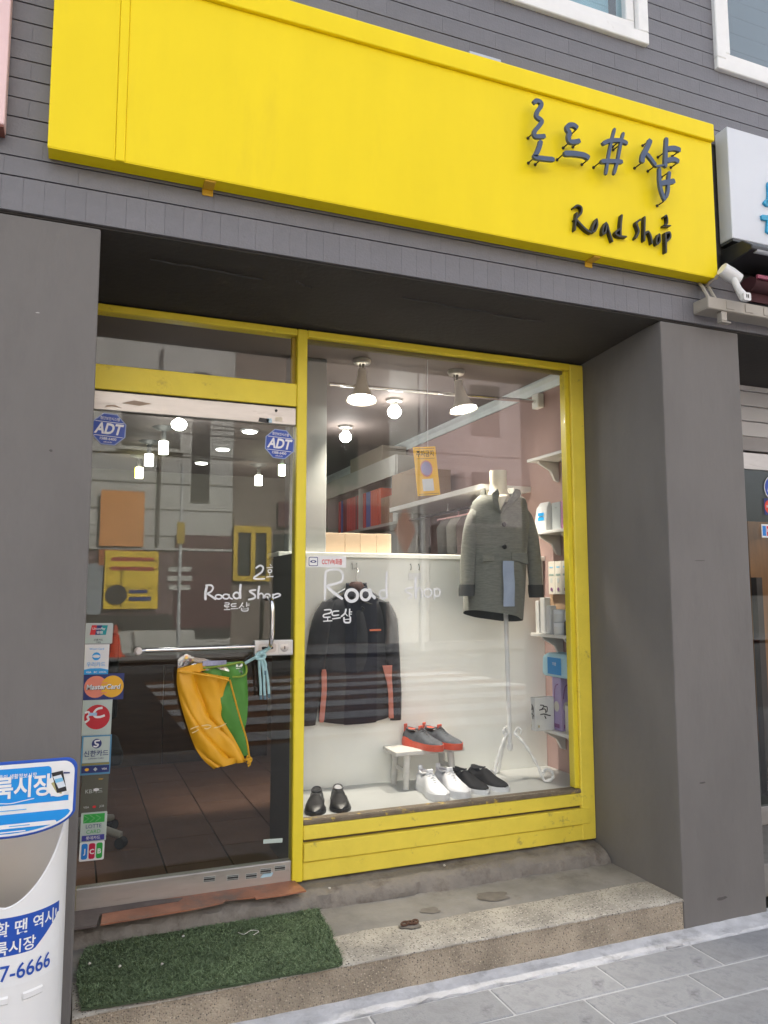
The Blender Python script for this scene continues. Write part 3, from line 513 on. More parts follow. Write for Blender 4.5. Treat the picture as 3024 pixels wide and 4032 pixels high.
def octa(x, z, r, lab):
    d = Decal(on_y(x, YS, z, R(-3)))
    d.base(flat('sticker edge', (0.30, 0.36, 0.55)), circ(0, 0, r*1.06, 8, a0=R(22.5))); d.poly(secb, circ(0, 0, r*0.99, 8, a0=R(22.5)))
    d.text(white, 'ADT', 0, 0.002, r*0.92, 0.035, sx=0.82, shear=0.18)
    d.rect(white, -r*0.82, r*0.82, r*0.42, r*0.455); d.rect(white, -r*0.82, r*0.82, -r*0.455, -r*0.42, False)
    d.text(white, '첨단보안시스템', 0, r*0.66, r*0.22, 0.01, sx=0.8); d.text(white, '1588-6400', 0, -r*0.60, r*0.23, 0.015); d.text(white, 'adt.co.kr', 0, -r*0.80, r*0.14, 0.01)
    d.build('sticker', door, lab)
octa(0.072, 2.161, 0.069, 'blue octagonal security sticker at the hinge side'); octa(0.808, 2.150, 0.069, 'blue octagonal security sticker beside the yellow post')
def sticker(x0, x1, z0, z1, lab, tilt=0.0):
    d = Decal(on_y((x0+x1)/2, YS, (z0+z1)/2, tilt)); d.w = x1-x0; d.h = z1-z0; d.lab = lab; return d
def done(d): d.build('sticker', door, d.lab)
d = sticker(0.006, 0.115, 1.268, 1.352, 'silver card sticker with red blue and green bars', R(-1)); d.base(silver, rrect(-d.w/2, d.w/2, -d.h/2, d.h/2, 0.006))
d.rect(paleg, -d.w/2+.002, d.w/2-.002, -d.h/2+.002, -0.018)
for i, m_ in enumerate((red, navy, flat('print teal', (0.0, 0.30, 0.33)))): x = -0.030+i*0.020; d.poly(m_, [(x-.004, -0.006), (x+.018, -0.006), (x+.024, 0.033), (x+.002, 0.033)])
d.text(white, 'UnionPay', 0, 0.018, 0.013, 0.01, shear=.15); d.text(white, '银联', 0.004, 0.004, 0.013, 0.01); d.text(black, '신용카드', 0, -0.026, 0.010, 0.01); d.text(black, '가맹점', 0, -0.036, 0.007, 0.01); done(d)
d = sticker(0.006, 0.103, 1.145, 1.266, 'white card sticker with a blue round emblem', R(-1)); d.base(white, rectP(d.w, d.h)); d.text(sky_b, 'Woori Card', 0, 0.042, 0.011, 0.01)
d.poly(sky_b, circ(0, 0.012, 0.016)); d.poly(white, [(-0.016, 0.012), (-0.008, 0.006), (0.008, 0.006), (0.016, 0.012), (0.010, 0.017), (0, 0.019), (-0.010, 0.017)])
d.text(sky_b, '우리카드', 0, -0.020, 0.020, 0.0); d.poly(sky_b, [(-d.w/2, -d.h/2), (d.w/2, -d.h/2), (d.w/2, -0.042), (0.02, -0.036), (-0.02, -0.036), (-d.w/2, -0.042)]); d.text(white, 'VISA', -0.026, -0.051, 0.010, 0.02); d.text(white, 'BC', 0.0, -0.051, 0.010, .02); d.text(white, 'LOCAL', 0.028, -0.051, 0.009, 0.02); done(d)
d = sticker(0.008, 0.165, 1.042, 1.147, 'navy card sticker with overlapping red and yellow discs', R(-1)); d.base(navy, rectP(d.w, d.h)); d.poly(salmon, circ(-0.030, 0, 0.044)); d.poly(orange, circ(0.034, 0, 0.044))
for i in range(3): d.rect(salmon if i % 2 else orange, -0.010+abs(i-1)*.002, 0.014-abs(i-1)*.002, 0.018-i*0.0045, 0.021-i*0.0045)
for i in range(3): d.rect(salmon if i % 2 else orange, -0.010, 0.014, -0.021-i*0.0045, -0.018-i*0.0045)
d.text(black, 'MasterCard', 0.002, -0.0015, 0.027, 0.03, shear=.12); d.text(white, 'MasterCard', 0.0, 0, 0.027, 0.03, shear=.12); done(d)
d = sticker(0.008, 0.122, 0.902, 1.043, 'pale card sticker with a red disc', R(-1)); d.base(paleg, rectP(d.w, d.h)); d.poly(flat('card red', (0.55, 0.02, 0.035)), circ(0.001, 0.002, 0.049, 28))
d.stroke(white, 0.008, [(-0.046, 0.020), (-0.034, 0.024), (-0.028, 0.014), (-0.036, 0.004), (-0.030, -0.006), (-0.044, -0.018)]); d.stroke(white, 0.009, [(0.020, 0.038), (0.000, 0.034), (-0.012, 0.018), (-0.006, 0.004), (0.012, 0.002), (0.030, 0.008)]); d.rect(flat('card pale blue', (0.4, 0.6, 0.8)), -0.030, 0.0, 0.008, 0.020); done(d)
d = sticker(0.011, 0.124, 0.748, 0.903, 'blue edged card sticker with a dark globe emblem', R(-1)); d.base(flat('card blue', (0.10, 0.30, 0.50)), rectP(d.w, d.h)); d.rect(paleg, -d.w/2+.006, d.w/2-.006, -0.030, d.h/2-.006)
d.poly(navy, circ(0, 0.044, 0.019)); d.stroke(white, 0.006, [(0.012, 0.056), (-0.006, 0.054), (-0.004, 0.044), (0.006, 0.040), (0.0, 0.032), (-0.012, 0.034)]); d.text(navy, '신한카드', 0, 0.006, 0.026, 0.01); d.text(navy, 'SHINHAN CARD', 0, -0.014, 0.008)
d.rect(flat('card olive', (0.28, 0.26, 0.10)), -d.w/2+.004, d.w/2-.004, -0.040, -0.031); d.rect(navy, -d.w/2+.004, d.w/2-.004, -d.h/2+.008, -0.042); d.poly(orange, circ(-0.032, -0.056, 0.008, 16, .006)); d.poly(silver, circ(0, -0.056, 0.008, 4)); d.text(white, 'VISA', 0.034, -0.056, 0.010, .02); done(d)
d = sticker(0.016, 0.117, 0.603, 0.747, 'dull khaki card sticker with faint lettering', R(-1)); d.base(flat('card khaki', (0.105, 0.105, 0.08), 0.3), rectP(d.w, d.h)); d.text(orange, 'star', 0.022, 0.055, 0.012); d.text(silver, 'KB카드', -0.002, 0.010, 0.022, 0.0); d.poly(white, circ(0.006, 0.014, 0.011, 10, .006)); d.text(silver, 'VISA', -0.028, -0.052, 0.011, 0.01); d.poly(red, circ(0.002, -0.052, 0.007, 12, .005)); d.text(silver, 'JCB', 0.030, -0.052, 0.011, .01); done(d)
d = sticker(0.019, 0.117, 0.489, 0.602, 'pale card sticker with a green chevron panel', R(-1)); d.base(paleg, rrect(-d.w/2, d.w/2, -d.h/2, d.h/2, 0.004)); d.rect(green, -0.040, 0.040, 0.016, 0.050)
for i in range(3): d.stroke(flat('pale chevron', (0.35, 0.65, 0.35)), 0.0014, [(-0.038+i*.022, 0.046), (-0.020+i*.022, 0.033), (-0.038+i*.022, 0.020)], 1)
d.text(navy, 'LOTTE', 0, 0.003, 0.020, 0.0); d.text(green, 'CARD', 0, -0.018, 0.020, 0.0); d.rect(flat('card indigo', (0.05, 0.05, 0.30)), -0.042, 0.042, -0.052, -0.031); d.text(white, '롯데카드', 0, -0.0415, 0.015, .01); done(d)
d = sticker(0.018, 0.111, 0.416, 0.490, 'white card sticker with blue red and green stripes', R(-1)); d.base(white, rrect(-d.w/2, d.w/2, -d.h/2, d.h/2, 0.006))
for i, (m_, t) in enumerate(((blue, 'J'), (flat('card crimson', (0.55, 0.01, 0.06)), 'C'), (green, 'B'))): x = -0.028+i*0.028; d.poly(m_, rrect(x-.0115, x+.0115, -0.030, 0.030, 0.007)); d.text(white, t, x, -0.002, 0.026, 0.03)
done(d)
for (x, z, t) in ((0.529, 0.286, '빈대떡'), (0.627, 0.279, '열쇠집'), (0.706, 0.275, '열쇠수리'), (0.768, 0.287, '열쇠집'), (0.830, 0.291, '열쇠')):
    d = Decal(on_y(x, 0.6026, z, R(-2))); d.base(silver, rectP(0.050, 0.022)); d.rect(black, -0.023, 0.023, 0.006, 0.009); d.rect(black, -0.023, 0.023, -0.009, -0.006, False); d.rect(black, -0.023, 0.023, -0.004, 0.004, False)
    d.build('rail_sticker', door)
d = Decal(on_y(0.772, 0.6026, 0.272, R(5))); d.base(flat('torn pale blue', (0.45, 0.65, 0.75)), [(-.03, -.008), (.02, -.012), (.03, .002), (-.01, .010)]); d.build('rail_sticker', door)
for (x, z, w_, m_) in ((0.730, 2.252, 0.05, black), (0.756, 2.253, 0.026, flat('torn pale blue', (0.45, 0.65, 0.75))), (0.80, 2.262, 0.035, flat('torn cream', (0.65, 0.58, 0.45)))):
    d = Decal(on_y(x, 0.6026, z, R(random.uniform(-6, 6)))); d.base(m_, [(-w_/2, -.008), (w_/2*.9, -.010), (w_/2, .009), (-w_/2*.8, .011)]); d.build('rail_sticker', door)
MB().lathe([(0.006, 0), (0.006, 0.004), (0, 0.005)], (0.787, 0.6025, 2.302), 12, M=Matrix.Rotation(R(90), 3, 'X')).build('rail_screw', dark, door)
d = Decal(on_y(0.03, 0.6026, 2.28)); d.base(flat('tape scar', (0.36, 0.27, 0.20)), [(0.02, -.03), (.05, -.022), (.09, -.026), (.06, -.014), (.03, -.018)]); d.base(flat('tape scar', (0.36, 0.27, 0.20)), [(0.09, -.004), (.16, -.01), (.21, .004), (.14, .012)]); d.build('tape_scar', door)
d = Decal(on_y(0.80, YS, 0.405, R(-3))); d.base(paleg, rectP(0.085, 0.018)); d.build('sticker', door, 'small pale strip sticker low on the glass')
# ================================================================ SIGNS
sy = pm('yellow sign enamel', (0.88, 0.675, 0.006), 0.42, 0.03, 2.0, 0.0, spec=0.22, stretch=(2.2, 1, 0.4), dirt=(0.80, 0.60, 0.015), dscale=2.2, dlo=0.58, dhi=0.9)
syo = pm('orange bracket paint', (0.62, 0.36, 0.02), 0.5, 0.1, 10)
sg = thing('shop_sign', 'long yellow shop sign box with blue and black handwritten letters', 'sign', (1.3, -0.04, 2.972))
bx('cabinet', -0.176, 2.766, -0.070, -0.012, 2.974, 3.750, sy, sg)
bx('face_panel', -0.180, 0.036, -0.0836, -0.0705, 2.972, 3.660, sy, sg, bev=0.002)
bx('cover_strip', 0.0365, 0.067, -0.0880, -0.0705, 2.970, 3.660, sy, sg, bev=0.002)
bx('face_panel', 0.0675, 2.7706, -0.0836, -0.0705, 2.972, 3.660, sy, sg, bev=0.002)
MB().prism([(-0.0705, 3.6605), (-0.0985, 3.6605), (-0.1000, 3.664), (-0.1000, 3.742), (-0.0960, 3.7485), (-0.012, 3.7584), (-0.012, 3.7505), (-0.0705, 3.7505)], -0.182, 2.772, ax='x').build('top_flashing', sy, sg)
bx('underside', -0.178, 2.768, -0.082, -0.011, 2.9695, 2.9735, sy, sg)
for x in (0.365, 2.075):
    m = MB(); m.box(x-0.020, x+0.020, -0.076, -0.0135, 2.963, 2.9692); m.box(x-0.020, x+0.020, -0.0130, -0.0080, 2.942, 2.9692); m.build('bracket', syo, sg, bev=0.002)
m = MB(); m.box(1.455, 1.612, -0.050, -0.010, 3.7595, 3.80); m.build('top_plate', pm('galvanised plate', (0.45, 0.47, 0.50), 0.4, 0.1, 6, metal=0.6), sg, bev=0.002)
MB().prism([(-0.085, 3.755), (-0.03, 3.76), (-0.03, 3.80)], 2.095, 2.112, ax='x').build('tab', syo, sg)
lb = pm('blue letter enamel', (0.050, 0.080, 0.150), 0.45, 0.05, 8); lbk = pm('black letter edge', (0.018, 0.018, 0.016), 0.5, 0.1, 10); pinm = pm('black pin', (0.02, 0.018, 0.015), 0.4)
PINS = {0: [(0.5, 9), (0.45, 0)], 1: [(0.4, 0)], 2: [(0, 0), (0, 0)], 3: [(0, 0)]}
def big_letter(idx, pins, lab):
    b = MB()
    for i in idx:
        wd, pts = SIGN_BIG[i]; b.ribbon(wd*0.86, pts, -0.1405-0.0004*(i % 4), -0.128+0.0004*(i % 4))
    o = b.build('letter', lb, sg); o['label'] = lab
    for x, z in pins:
        p = MB().tube([(x, -0.130, z), (x, -0.0838, z)], 0.0032, 6); p.lathe([(0.007, 0), (0.007, 0.004), (0.0, 0.005)], (x, -0.0838, z), 8, M=Matrix.Rotation(R(90), 3, 'X')); link('standoff_pin', p.mesh('standoff_pin', pinm), o)
S = SIGN_BIG
def mid(i, k): return S[i][1][k]
big_letter((0, 1), [mid(0, 8), mid(1, 3), mid(1, 4)], 'blue Korean letter with a zigzag upper part')
big_letter((2, 3), [mid(2, 0), mid(2, 6), mid(2, 8), mid(3, 0), mid(3, 3)], 'blue Korean letter with a long bar below')
big_letter((4, 5, 6, 7), [mid(7, 0), mid(5, 1), mid(6, 2)], 'blue hash mark letter')
big_letter(tuple(range(8, 17)), [mid(8, 0), mid(8, 3), mid(9, 2), mid(10, 1), mid(11, 2), mid(12, 2), mid(13, 3), mid(14, 0)], 'tallest blue Korean letter at the right end')
for idx, t in (((0, 1, 2), 'R'), ((3,), 'o'), ((4,), 'a'), ((5, 6), 'd'), ((7,), 's'), ((8, 9), 'h'), ((10,), 'o'), ((11, 12), 'p'), ((13,), '2')):
    b = MB()
    for i in idx:
        wd, pts = SIGN_SMALL[i]; b.ribbon(wd*0.72, pts, -0.1050-0.0004*(i % 4), -0.0838)
    o = b.build('small_letter', lbk, sg)
# neighbour's white sign at the right
wsm = pm('white sign panel', (0.66, 0.69, 0.74), 0.4, 0.03, 2); lbl = pm('light blue letter', (0.02, 0.33, 0.55), 0.4)
ws = thing('white_shop_sign', 'white sign box of the neighbouring shop with light blue letters', 'sign', (3.6, -0.04, 3.19))
bx('cabinet', 2.870, 5.4, -0.090, -0.010, 3.190, 3.765, wsm, ws, bev=0.003)
b = MB(); b.ribbon(0.03, [(3.125, 3.52), (3.122, 3.44), (3.105, 3.405), (3.085, 3.415)], -0.102, -0.0905); b.build('letter', lbl, ws)
b = MB(); b.ribbon(0.026, [(3.058, 3.325), (3.09, 3.328), (3.118, 3.332)], -0.102, -0.0905); b.ribbon(0.026, [(3.108, 3.325), (3.104, 3.29), (3.096, 3.25)], -0.1024, -0.0905); b.build('letter', lbl, ws)
b = MB(); b.ribbon(0.028, [(3.17, 3.34), (3.165, 3.25)], -0.102, -0.0905); b.ribbon(0.028, [(3.17, 3.53), (3.168, 3.40)], -0.1024, -0.0905); b.build('letter', lbl, ws)
bx('underside_rail', 2.873, 5.39, -0.088, -0.012, 3.176, 3.1895, pm('dark rail', (0.06, 0.065, 0.07), 0.5), ws)
MB().tube([(3.05, -0.03, 3.765), (3.05, -0.03, 3.785), (3.058, -0.03, 3.79)], 0.012, 8).build('cap_bolt', wsm, ws)
# pink sign at the left edge
ps = thing('pink_shop_sign', 'pale pink sign box of the neighbouring shop with brown underside', 'sign', (-0.9, -0.04, 3.02))
bx('cabinet', -1.9, -0.3135, -0.080, -0.010, 3.021, 4.2, pm('pale pink panel', (0.80, 0.56, 0.55), 0.4, 0.03, 2), ps, bev=0.003)
bx('underside', -1.89, -0.3155, -0.078, -0.010, 3.012, 3.0205, pm('brown underside', (0.20, 0.07, 0.05), 0.5), ps)
# folded awning and lamp below the white sign
aw = thing('folded_awning', 'dark red folded awning under the white sign', 'awning', (4.0, -0.05, 2.93))
m = MB(); m.rings([[(x, -0.055+0.055*math.cos(t*0.628)*1.0, 2.985+0.035*math.sin(t*0.628)) for t in range(10)] for x in (2.99, 3.4, 3.9, 4.6, 5.2)]); m.build('fabric_roll', pm('dark red awning cloth', (0.055, 0.012, 0.016), 0.8, 0.15, 10), aw, smooth=True)
bx('valance', 2.99, 5.2, -0.050, -0.042, 2.905, 2.965, pm('dark red awning cloth', (0, 0, 0)), aw)
bx('front_rail', 2.99, 5.2, -0.120, -0.108, 2.995, 3.012, pm('pink trim', (0.35, 0.08, 0.13), 0.5), aw)
lp = thing('strip_light', 'dark strip light fixture under the white sign', 'light fixture', (4.0, -0.14, 3.06))
MB().prism([(-0.02, 3.155), (-0.15, 3.150), (-0.205, 3.105), (-0.205, 3.085), (-0.02, 3.06)], 2.865, 5.2, ax='x').build('housing', pm('black housing', (0.02, 0.021, 0.023), 0.4), lp, bev=0.004)
MB().tube([(2.90, -0.19, 3.088), (5.1, -0.19, 3.088)], 0.014, 10).build('tube', pm('grey tube', (0.36, 0.37, 0.40), 0.4), lp, smooth=True)
MB().tube([(3.02, -0.012, 3.172), (3.0, -0.17, 3.12)], 0.008, 6).build('arm', pm('grey tube', (0, 0, 0)), lp)
# security camera on a cream tray
cc = pm('cream plastic', (0.36, 0.325, 0.275), 0.45, 0.06, 8)
tr = thing('cable_tray', 'cream metal cable tray bolted beside the right pillar head', 'tray', (2.9, -0.05, 2.80))
m = MB(); m.box(2.680, 3.30, -0.105, -0.100, 2.806, 2.862); m.box(2.680, 3.30, -0.0995, -0.010, 2.804, 2.809); m.box(2.680, 2.686, -0.0995, -0.010, 2.8095, 2.862); m.build('tray_body', cc, tr, bev=0.0015)
for x in (2.698, 2.74): MB().tube([(x, -0.09, 2.862), (x+0.006, -0.05, 2.93), (x+0.025, -0.012, 2.965)], 0.008, 6).build('stay', cc, tr)
for i in range(4):
    x = 2.79+i*0.12; MB().box(x, x+0.05, -0.1085, -0.1055, 2.815, 2.855).build('clip', cc, tr, bev=0.001)
m = MB(); m.box(2.765, 2.80, -0.10, -0.07, 2.758, 2.8035); m.box(2.765, 2.825, -0.10, -0.07, 2.75, 2.7575); m.build('hook', cc, tr, bev=0.002)
cv = thing('security_camera', 'small white security camera pointing down beside the yellow sign', 'camera', (2.79, -0.10, 2.865))
Mx = Matrix.Rotation(R(55), 3, 'Y')
MB().tube([(2.755, -0.125, 3.00), (2.80, -0.13, 2.975), (2.845, -0.135, 2.955)], [0.030, 0.034, 0.030], 14).build('housing', pm('white camera plastic', (0.70, 0.70, 0.69), 0.35), cv, smooth=True)
MB().tube([(2.80, -0.14, 2.965), (2.825, -0.15, 2.90), (2.845, -0.16, 2.862)], [0.016, 0.016, 0.021], 12).build('arm', pm('white camera plastic', (0, 0, 0)), cv, smooth=True)
MB().prism(rrect(2.822, 2.868, 2.838, 2.876, 0.008), -0.182, -0.160).build('sensor', pm('white camera plastic', (0, 0, 0)), cv)
m = MB(); m.box(2.838, 2.842, -0.184, -0.1825, 2.850, 2.866); m.box(2.848, 2.852, -0.184, -0.1825, 2.850, 2.866); m.build('socket_slots', dark, cv)
MB().tube([(2.76, -0.11, 2.985), (2.75, -0.05, 2.96), (2.75, -0.0, 2.93)], 0.007, 6).build('bracket', cc, cv)

# ---------------------------------------------------------------- neighbouring shop at the right edge
nb = thing('neighbour_shopfront', 'neighbouring shopfront with white slats above a glass door', 'shopfront', (3.9, 0.62, 0.0))
slatm = pm('white slat', (0.50, 0.49, 0.48), 0.5, 0.06, 6, rnd=0.04)
for i in range(4): bx('slat', 2.972, 4.99, 0.606-0.002*(i % 2), 0.64, 2.402+i*0.0925, 2.490+i*0.0925, slatm, nb, bev=0.003)
bx('lintel', 2.972, 4.99, 0.60, 0.66, 2.312, 2.3985, pm('warm grey metal', (0.30, 0.28, 0.27), 0.5), nb, bev=0.003)
bx('door_rail', 2.975, 4.6, 0.605, 0.645, 2.200, 2.302, steel, nb, bev=0.003)
bx('door_rail', 2.975, 4.6, 0.605, 0.645, 0.16, 0.26, steel, nb, bev=0.003)
bx('pane', 2.975, 4.6, 0.614, 0.622, 0.2605, 2.1995, gld, nb)
bx('step', 2.972, 4.99, 0.15, 0.66, 0.0, 0.155, patch, nb, bev=0.005)
for args in (('inner_floor', 2.972, 4.99, 0.665, 3.0, 0.05, 0.155), ('inner_wall', 2.972, 4.99, 3.0, 3.1, 0.0, 2.8), ('inner_wall', 4.99, 5.0, 0.62, 3.0, 0.0, 2.8)):
    bx(*args, pm('dim shop wall', (0.16, 0.15, 0.14), 0.8), nb)
def nsticker(d, lab): d.build('sticker', nb, lab)
d = Decal(on_y(3.862, 0.6138, 2.098)); d.base(white, circ(0, 0, 0.078, 24)); d.poly(secb, circ(0, 0, 0.073, 24)); d.text(white, 'ADT', 0, 0, 0.062, .03, sx=.85); nsticker(d, 'round blue security sticker')
d = Decal(on_y(3.852, 0.6138, 1.983)); d.base(navy, rectP(0.15, 0.10)); d.poly(flat('card scarlet', (0.75, 0.07, 0.03)), circ(-0.030, 0, 0.042)); d.poly(orange, circ(0.030, 0, 0.042)); d.text(white, 'MasterCard', 0, 0, 0.024, .02); nsticker(d, 'navy card sticker with red and yellow discs')
d = Decal(on_y(3.80, 0.6138, 1.836)); d.base(white, rectP(0.11, 0.08))
for i, m_ in enumerate((blue, red, green)): d.rect(m_, -0.048+i*0.033, -0.020+i*0.033, -0.030, 0.030)
d.text(white, 'JCB', 0, 0, 0.03, .02); nsticker(d, 'white card sticker with three colour bars')
d = Decal(on_y(3.64, 0.72, 1.10)); d.base(flat('pale green poster', (0.30, 0.40, 0.34)), rectP(0.20, 0.56)); d.rect(flat('poster teal', (0.03, 0.16, 0.24)), -0.10, 0.10, -0.28, -0.24); d.rect(silver, -0.02, 0.08, 0.02, 0.14); d.rect(red, 0.0, 0.06, 0.07, 0.10); nsticker(d, 'pale green poster inside the neighbouring door')
bx('wood_board', 3.735, 3.98, 0.70, 0.74, 0.6, 1.90, pm('orange brown wood', (0.30, 0.12, 0.035), 0.6, 0.2, 4, stretch=(6, 6, 1)), nb)
bx('post', 3.730, 3.775, 0.655, 0.695, 0.3, 1.56, pm('dark brown post', (0.035, 0.015, 0.012), 0.4), nb)
hg = MB().tube([(3.66, 0.78, 1.95), (3.66, 0.78, 2.02), (3.68, 0.78, 2.03)], 0.006, 6); hg.lathe([(0.045, -0.28), (0.05, -0.1), (0.05, 0.1), (0.02, 0.17)], (3.665, 0.80, 1.80), 12); hg.build('hanging_scarf', pm('navy scarf', (0.03, 0.04, 0.055), 0.9), nb, smooth=True)
hg = MB().lathe([(0.06, -0.22), (0.065, 0.0), (0.05, 0.16), (0.015, 0.22)], (3.70, 0.82, 1.46), 12); hg.build('hanging_scarf', pm('grey blue scarf', (0.10, 0.13, 0.16), 0.9, 0.4, 30), nb, smooth=True)
# ================================================================ DISPLAY WINDOW
wb = pm('white display board', (0.88, 0.885, 0.835), 0.6, 0.035, 3, 0.04, 60)
pf = pm('grey display floor', (0.46, 0.47, 0.46), 0.35, 0.06, 3)
ds = thing('display_stage', 'white boarded display stage behind the large window', 'display', (1.75, 0.9, 0.2))
bx('platform', 0.936, 2.559, 0.669, 1.14, 0.205, 0.470, pf, ds, bev=0.002)
bx('back_board', 0.936, 2.559, 1.1405, 1.168, 0.205, 1.660, wb, ds)
bx('side_panel', 0.922, 0.9355, 0.669, 1.168, 0.205, 1.660, pm('dark side panel', (0.10, 0.085, 0.072), 0.6), ds)
bx('ledge', 0.936, 2.559, 1.115, 1.36, 1.6605, 1.686, wb, ds, bev=0.002)
bx('post', 1.00, 1.207, 1.16, 1.25, 1.6865, 2.749, pm('white post paint', (0.28, 0.29, 0.28), 0.6, 0.04, 4), ds, bev=0.003)
MB().tube([(1.207, 1.12, 2.602), (2.53, 1.12, 2.626)], 0.011, 10).build('steel_rod', chrome, ds, smooth=True)
m = MB(); m.box(2.515, 2.557, 1.085, 1.155, 2.585, 2.672); m.build('rod_bracket', wb, ds, bev=0.004)
hk = pm('thin steel hook', (0.5, 0.5, 0.49), 0.3, metal=0.9)
for x in (1.345, 1.372, 1.69, 1.74): MB().tube([(x, 1.138, 1.628), (x, 1.128, 1.632), (x, 1.122, 1.615), (x, 1.126, 1.597), (x, 1.130, 1.602)], 0.0025, 6).build('hook', hk, ds)
d = Decal(on_y(1.715, 1.134, 1.563)); d.base(white, rectP(0.075, 0.036)); d.build('price_card', ds)
# lamps ----------------------------------------------------------
def point(name, loc, e, r=0.04, c=(1.0, 0.90, 0.78), parent=None):
    l = bpy.data.lights.new(name, 'POINT'); l.energy = e; l.shadow_soft_size = r; l.color = c; o = bpy.data.objects.new(name, l); col.objects.link(o); o.location = loc
    if parent is not None: o.parent = parent
    return o
glow = emis('lit bulb', (1.0, 0.96, 0.88), 9.0); glow2 = emis('lit diffuser', (1.0, 0.98, 0.92), 7.0)
lampm = pm('cream lamp enamel', (0.52, 0.47, 0.38), 0.45, 0.04, 6)
def horn(loc, tilt, lab):
    t = thing('horn_lamp', lab, 'lamp', (0, 0, 0), 'horn shaped spot lamps in the window')
    MB().lathe([(0.0, 0.0), (0.048, 0.0), (0.050, -0.010), (0.044, -0.024), (0.0, -0.024)], (0, 0, 0), 24).build('ceiling_rose', pm('rose white', (0.50, 0.48, 0.44), 0.5), t, smooth=True)
    m = MB().tube([(0.006, 0, -0.022), (0.006, 0, -0.062)], 0.008, 8); m.tube([(-0.012, 0, -0.024), (-0.010, 0, -0.070)], 0.004, 6); m.build('stem', pm('grimy stem', (0.09, 0.08, 0.065), 0.5), t)
    Mt = Matrix.Rotation(tilt, 3, 'Y') @ Matrix.Rotation(R(-6), 3, 'X')
    prof = [(0.020, -0.060), (0.024, -0.062), (0.025, -0.10), (0.030, -0.128), (0.034, -0.150), (0.046, -0.185), (0.066, -0.218), (0.084, -0.240), (0.081, -0.241), (0.060, -0.214), (0.030, -0.17)]
    MB().lathe(prof, (0, 0, 0), 28, M=Mt, cap=False).build('shade', lampm, t, smooth=True)
    MB().lathe([(0.0, -0.231), (0.040, -0.232), (0.078, -0.2335), (0.077, -0.230), (0.0, -0.226)], (0, 0, 0), 24, M=Mt).build('bulb', glow, t, smooth=True)
    pl = bpy.data.lights.new('lamp_light', 'SPOT'); pl.energy = 30; pl.spot_size = R(84); pl.spot_blend = 0.6; pl.shadow_soft_size = 0.05; pl.color = (1.0, 0.90, 0.76)
    o = bpy.data.objects.new('lamp_light', pl); col.objects.link(o); o.parent = t; o.location = Mt @ Vector((0, 0, -0.25))
    t.location = loc
horn((1.386, 1.09, 2.749), R(3), 'cream horn shaped lamp nearer the door'); horn((1.965, 1.09, 2.749), R(-8), 'cream horn shaped lamp nearer the pink wall')
def bulb(loc, r, lab, e):
    t = thing('ceiling_bulb', lab, 'bulb', (0, 0, 0), 'bare bulbs on the shop ceiling')
    MB().lathe([(0.0, 0.0), (0.055, 0.0), (0.052, -0.016), (0.024, -0.020), (0.024, -0.045), (0.0, -0.045)], (0, 0, 0), 20).build('socket', pm('socket white', (0.45, 0.45, 0.43), 0.5), t, smooth=True)
    MB().lathe([(0.022, -0.0455), (r*0.9, -0.068), (r, -0.085), (r*0.86, -0.108), (r*0.45, -0.124), (0.0, -0.128)], (0, 0, 0), 20).build('glass_bulb', glow, t, smooth=True)
    point('bulb_light', (0, 0, -0.175), e, 0.05, (0.98, 0.97, 1.0), t); t.location = loc
bulb((1.858, 2.73, 2.7495), 0.046, 'bare white bulb further back above the bookcase', 0.8); bulb((1.888, 1.83, 2.7495), 0.046, 'bare white bulb between the two horn lamps', 0.8); bulb((0.614, 2.75, 2.7495), 0.055, 'round white bulb just under the steel door rail', 1.5)
for i, (x, y, cyl, lab) in enumerate(((0.567, 3.30, (1, .97, .88), 'lit cylinder pendant highest of the left row'), (0.514, 3.92, (1, .97, .90), 'lit cylinder pendant in the middle of the left row'), (0.492, 4.68, (1, .95, .55), 'yellow edged cylinder pendant lowest of the left row'), (1.642, 4.76, (1, .97, .85), 'lit cylinder pendant below the right security sticker'), (1.70, 4.04, (.85, 1, .70), 'green edged cylinder pendant beside the yellow post'))):
    t = thing('pendant_lamp', lab, 'lamp', (0, 0, 0), 'cylinder pendants on the shop ceiling')
    MB().lathe([(0.0, 0.0), (0.09, 0.0), (0.07, -0.012), (0.02, -0.03), (0.018, -0.11), (0.0, -0.11)], (0, 0, 0), 20).build('canopy', pm('grey canopy', (0.14, 0.14, 0.135), 0.5), t, smooth=True)
    MB().lathe([(0.0, -0.111), (0.036, -0.111), (0.036, -0.208), (0.0, -0.208)], (0, 0, 0), 20).build('shade', emis('lit shade %d' % i, cyl, 4.0), t, smooth=True)
    if i in (2, 4):
        MB().prism([(-0.038, -0.112), (-0.030, -0.112), (-0.030, -0.207), (-0.038, -0.207)] if i == 2 else [(0.030, -0.112), (0.038, -0.112), (0.038, -0.207), (0.030, -0.207)], -0.022, 0.022).build('coloured_band', emis('band %d' % i, (0.75, 0.65, 0.03) if i == 2 else (0.12, 0.8, 0.08), 1.2), t)
    t.location = (x, y, 2.7495)
for x, y, lab in ((1.203, 3.147, 'flat round downlight nearest the door sticker'), (1.143, 3.989, 'flat round downlight in the middle of its row'), (1.081, 4.797, 'flat round downlight furthest back in its row')):
    t = thing('downlight', lab, 'lamp', (x, y, 2.749), 'flat downlights on the shop ceiling')
    MB().lathe([(0.0, 2.747), (0.072, 2.747), (0.070, 2.738), (0.058, 2.735), (0.0, 2.735)], (x, y, 0), 24).build('rim', pm('rim white', (0.5, 0.5, 0.5), 0.5), t, smooth=True)
    MB().lathe([(0.0, 2.7345), (0.057, 2.7345), (0.05, 2.728), (0.0, 2.726)], (x, y, 0), 24).build('diffuser', glow2, t, smooth=True)
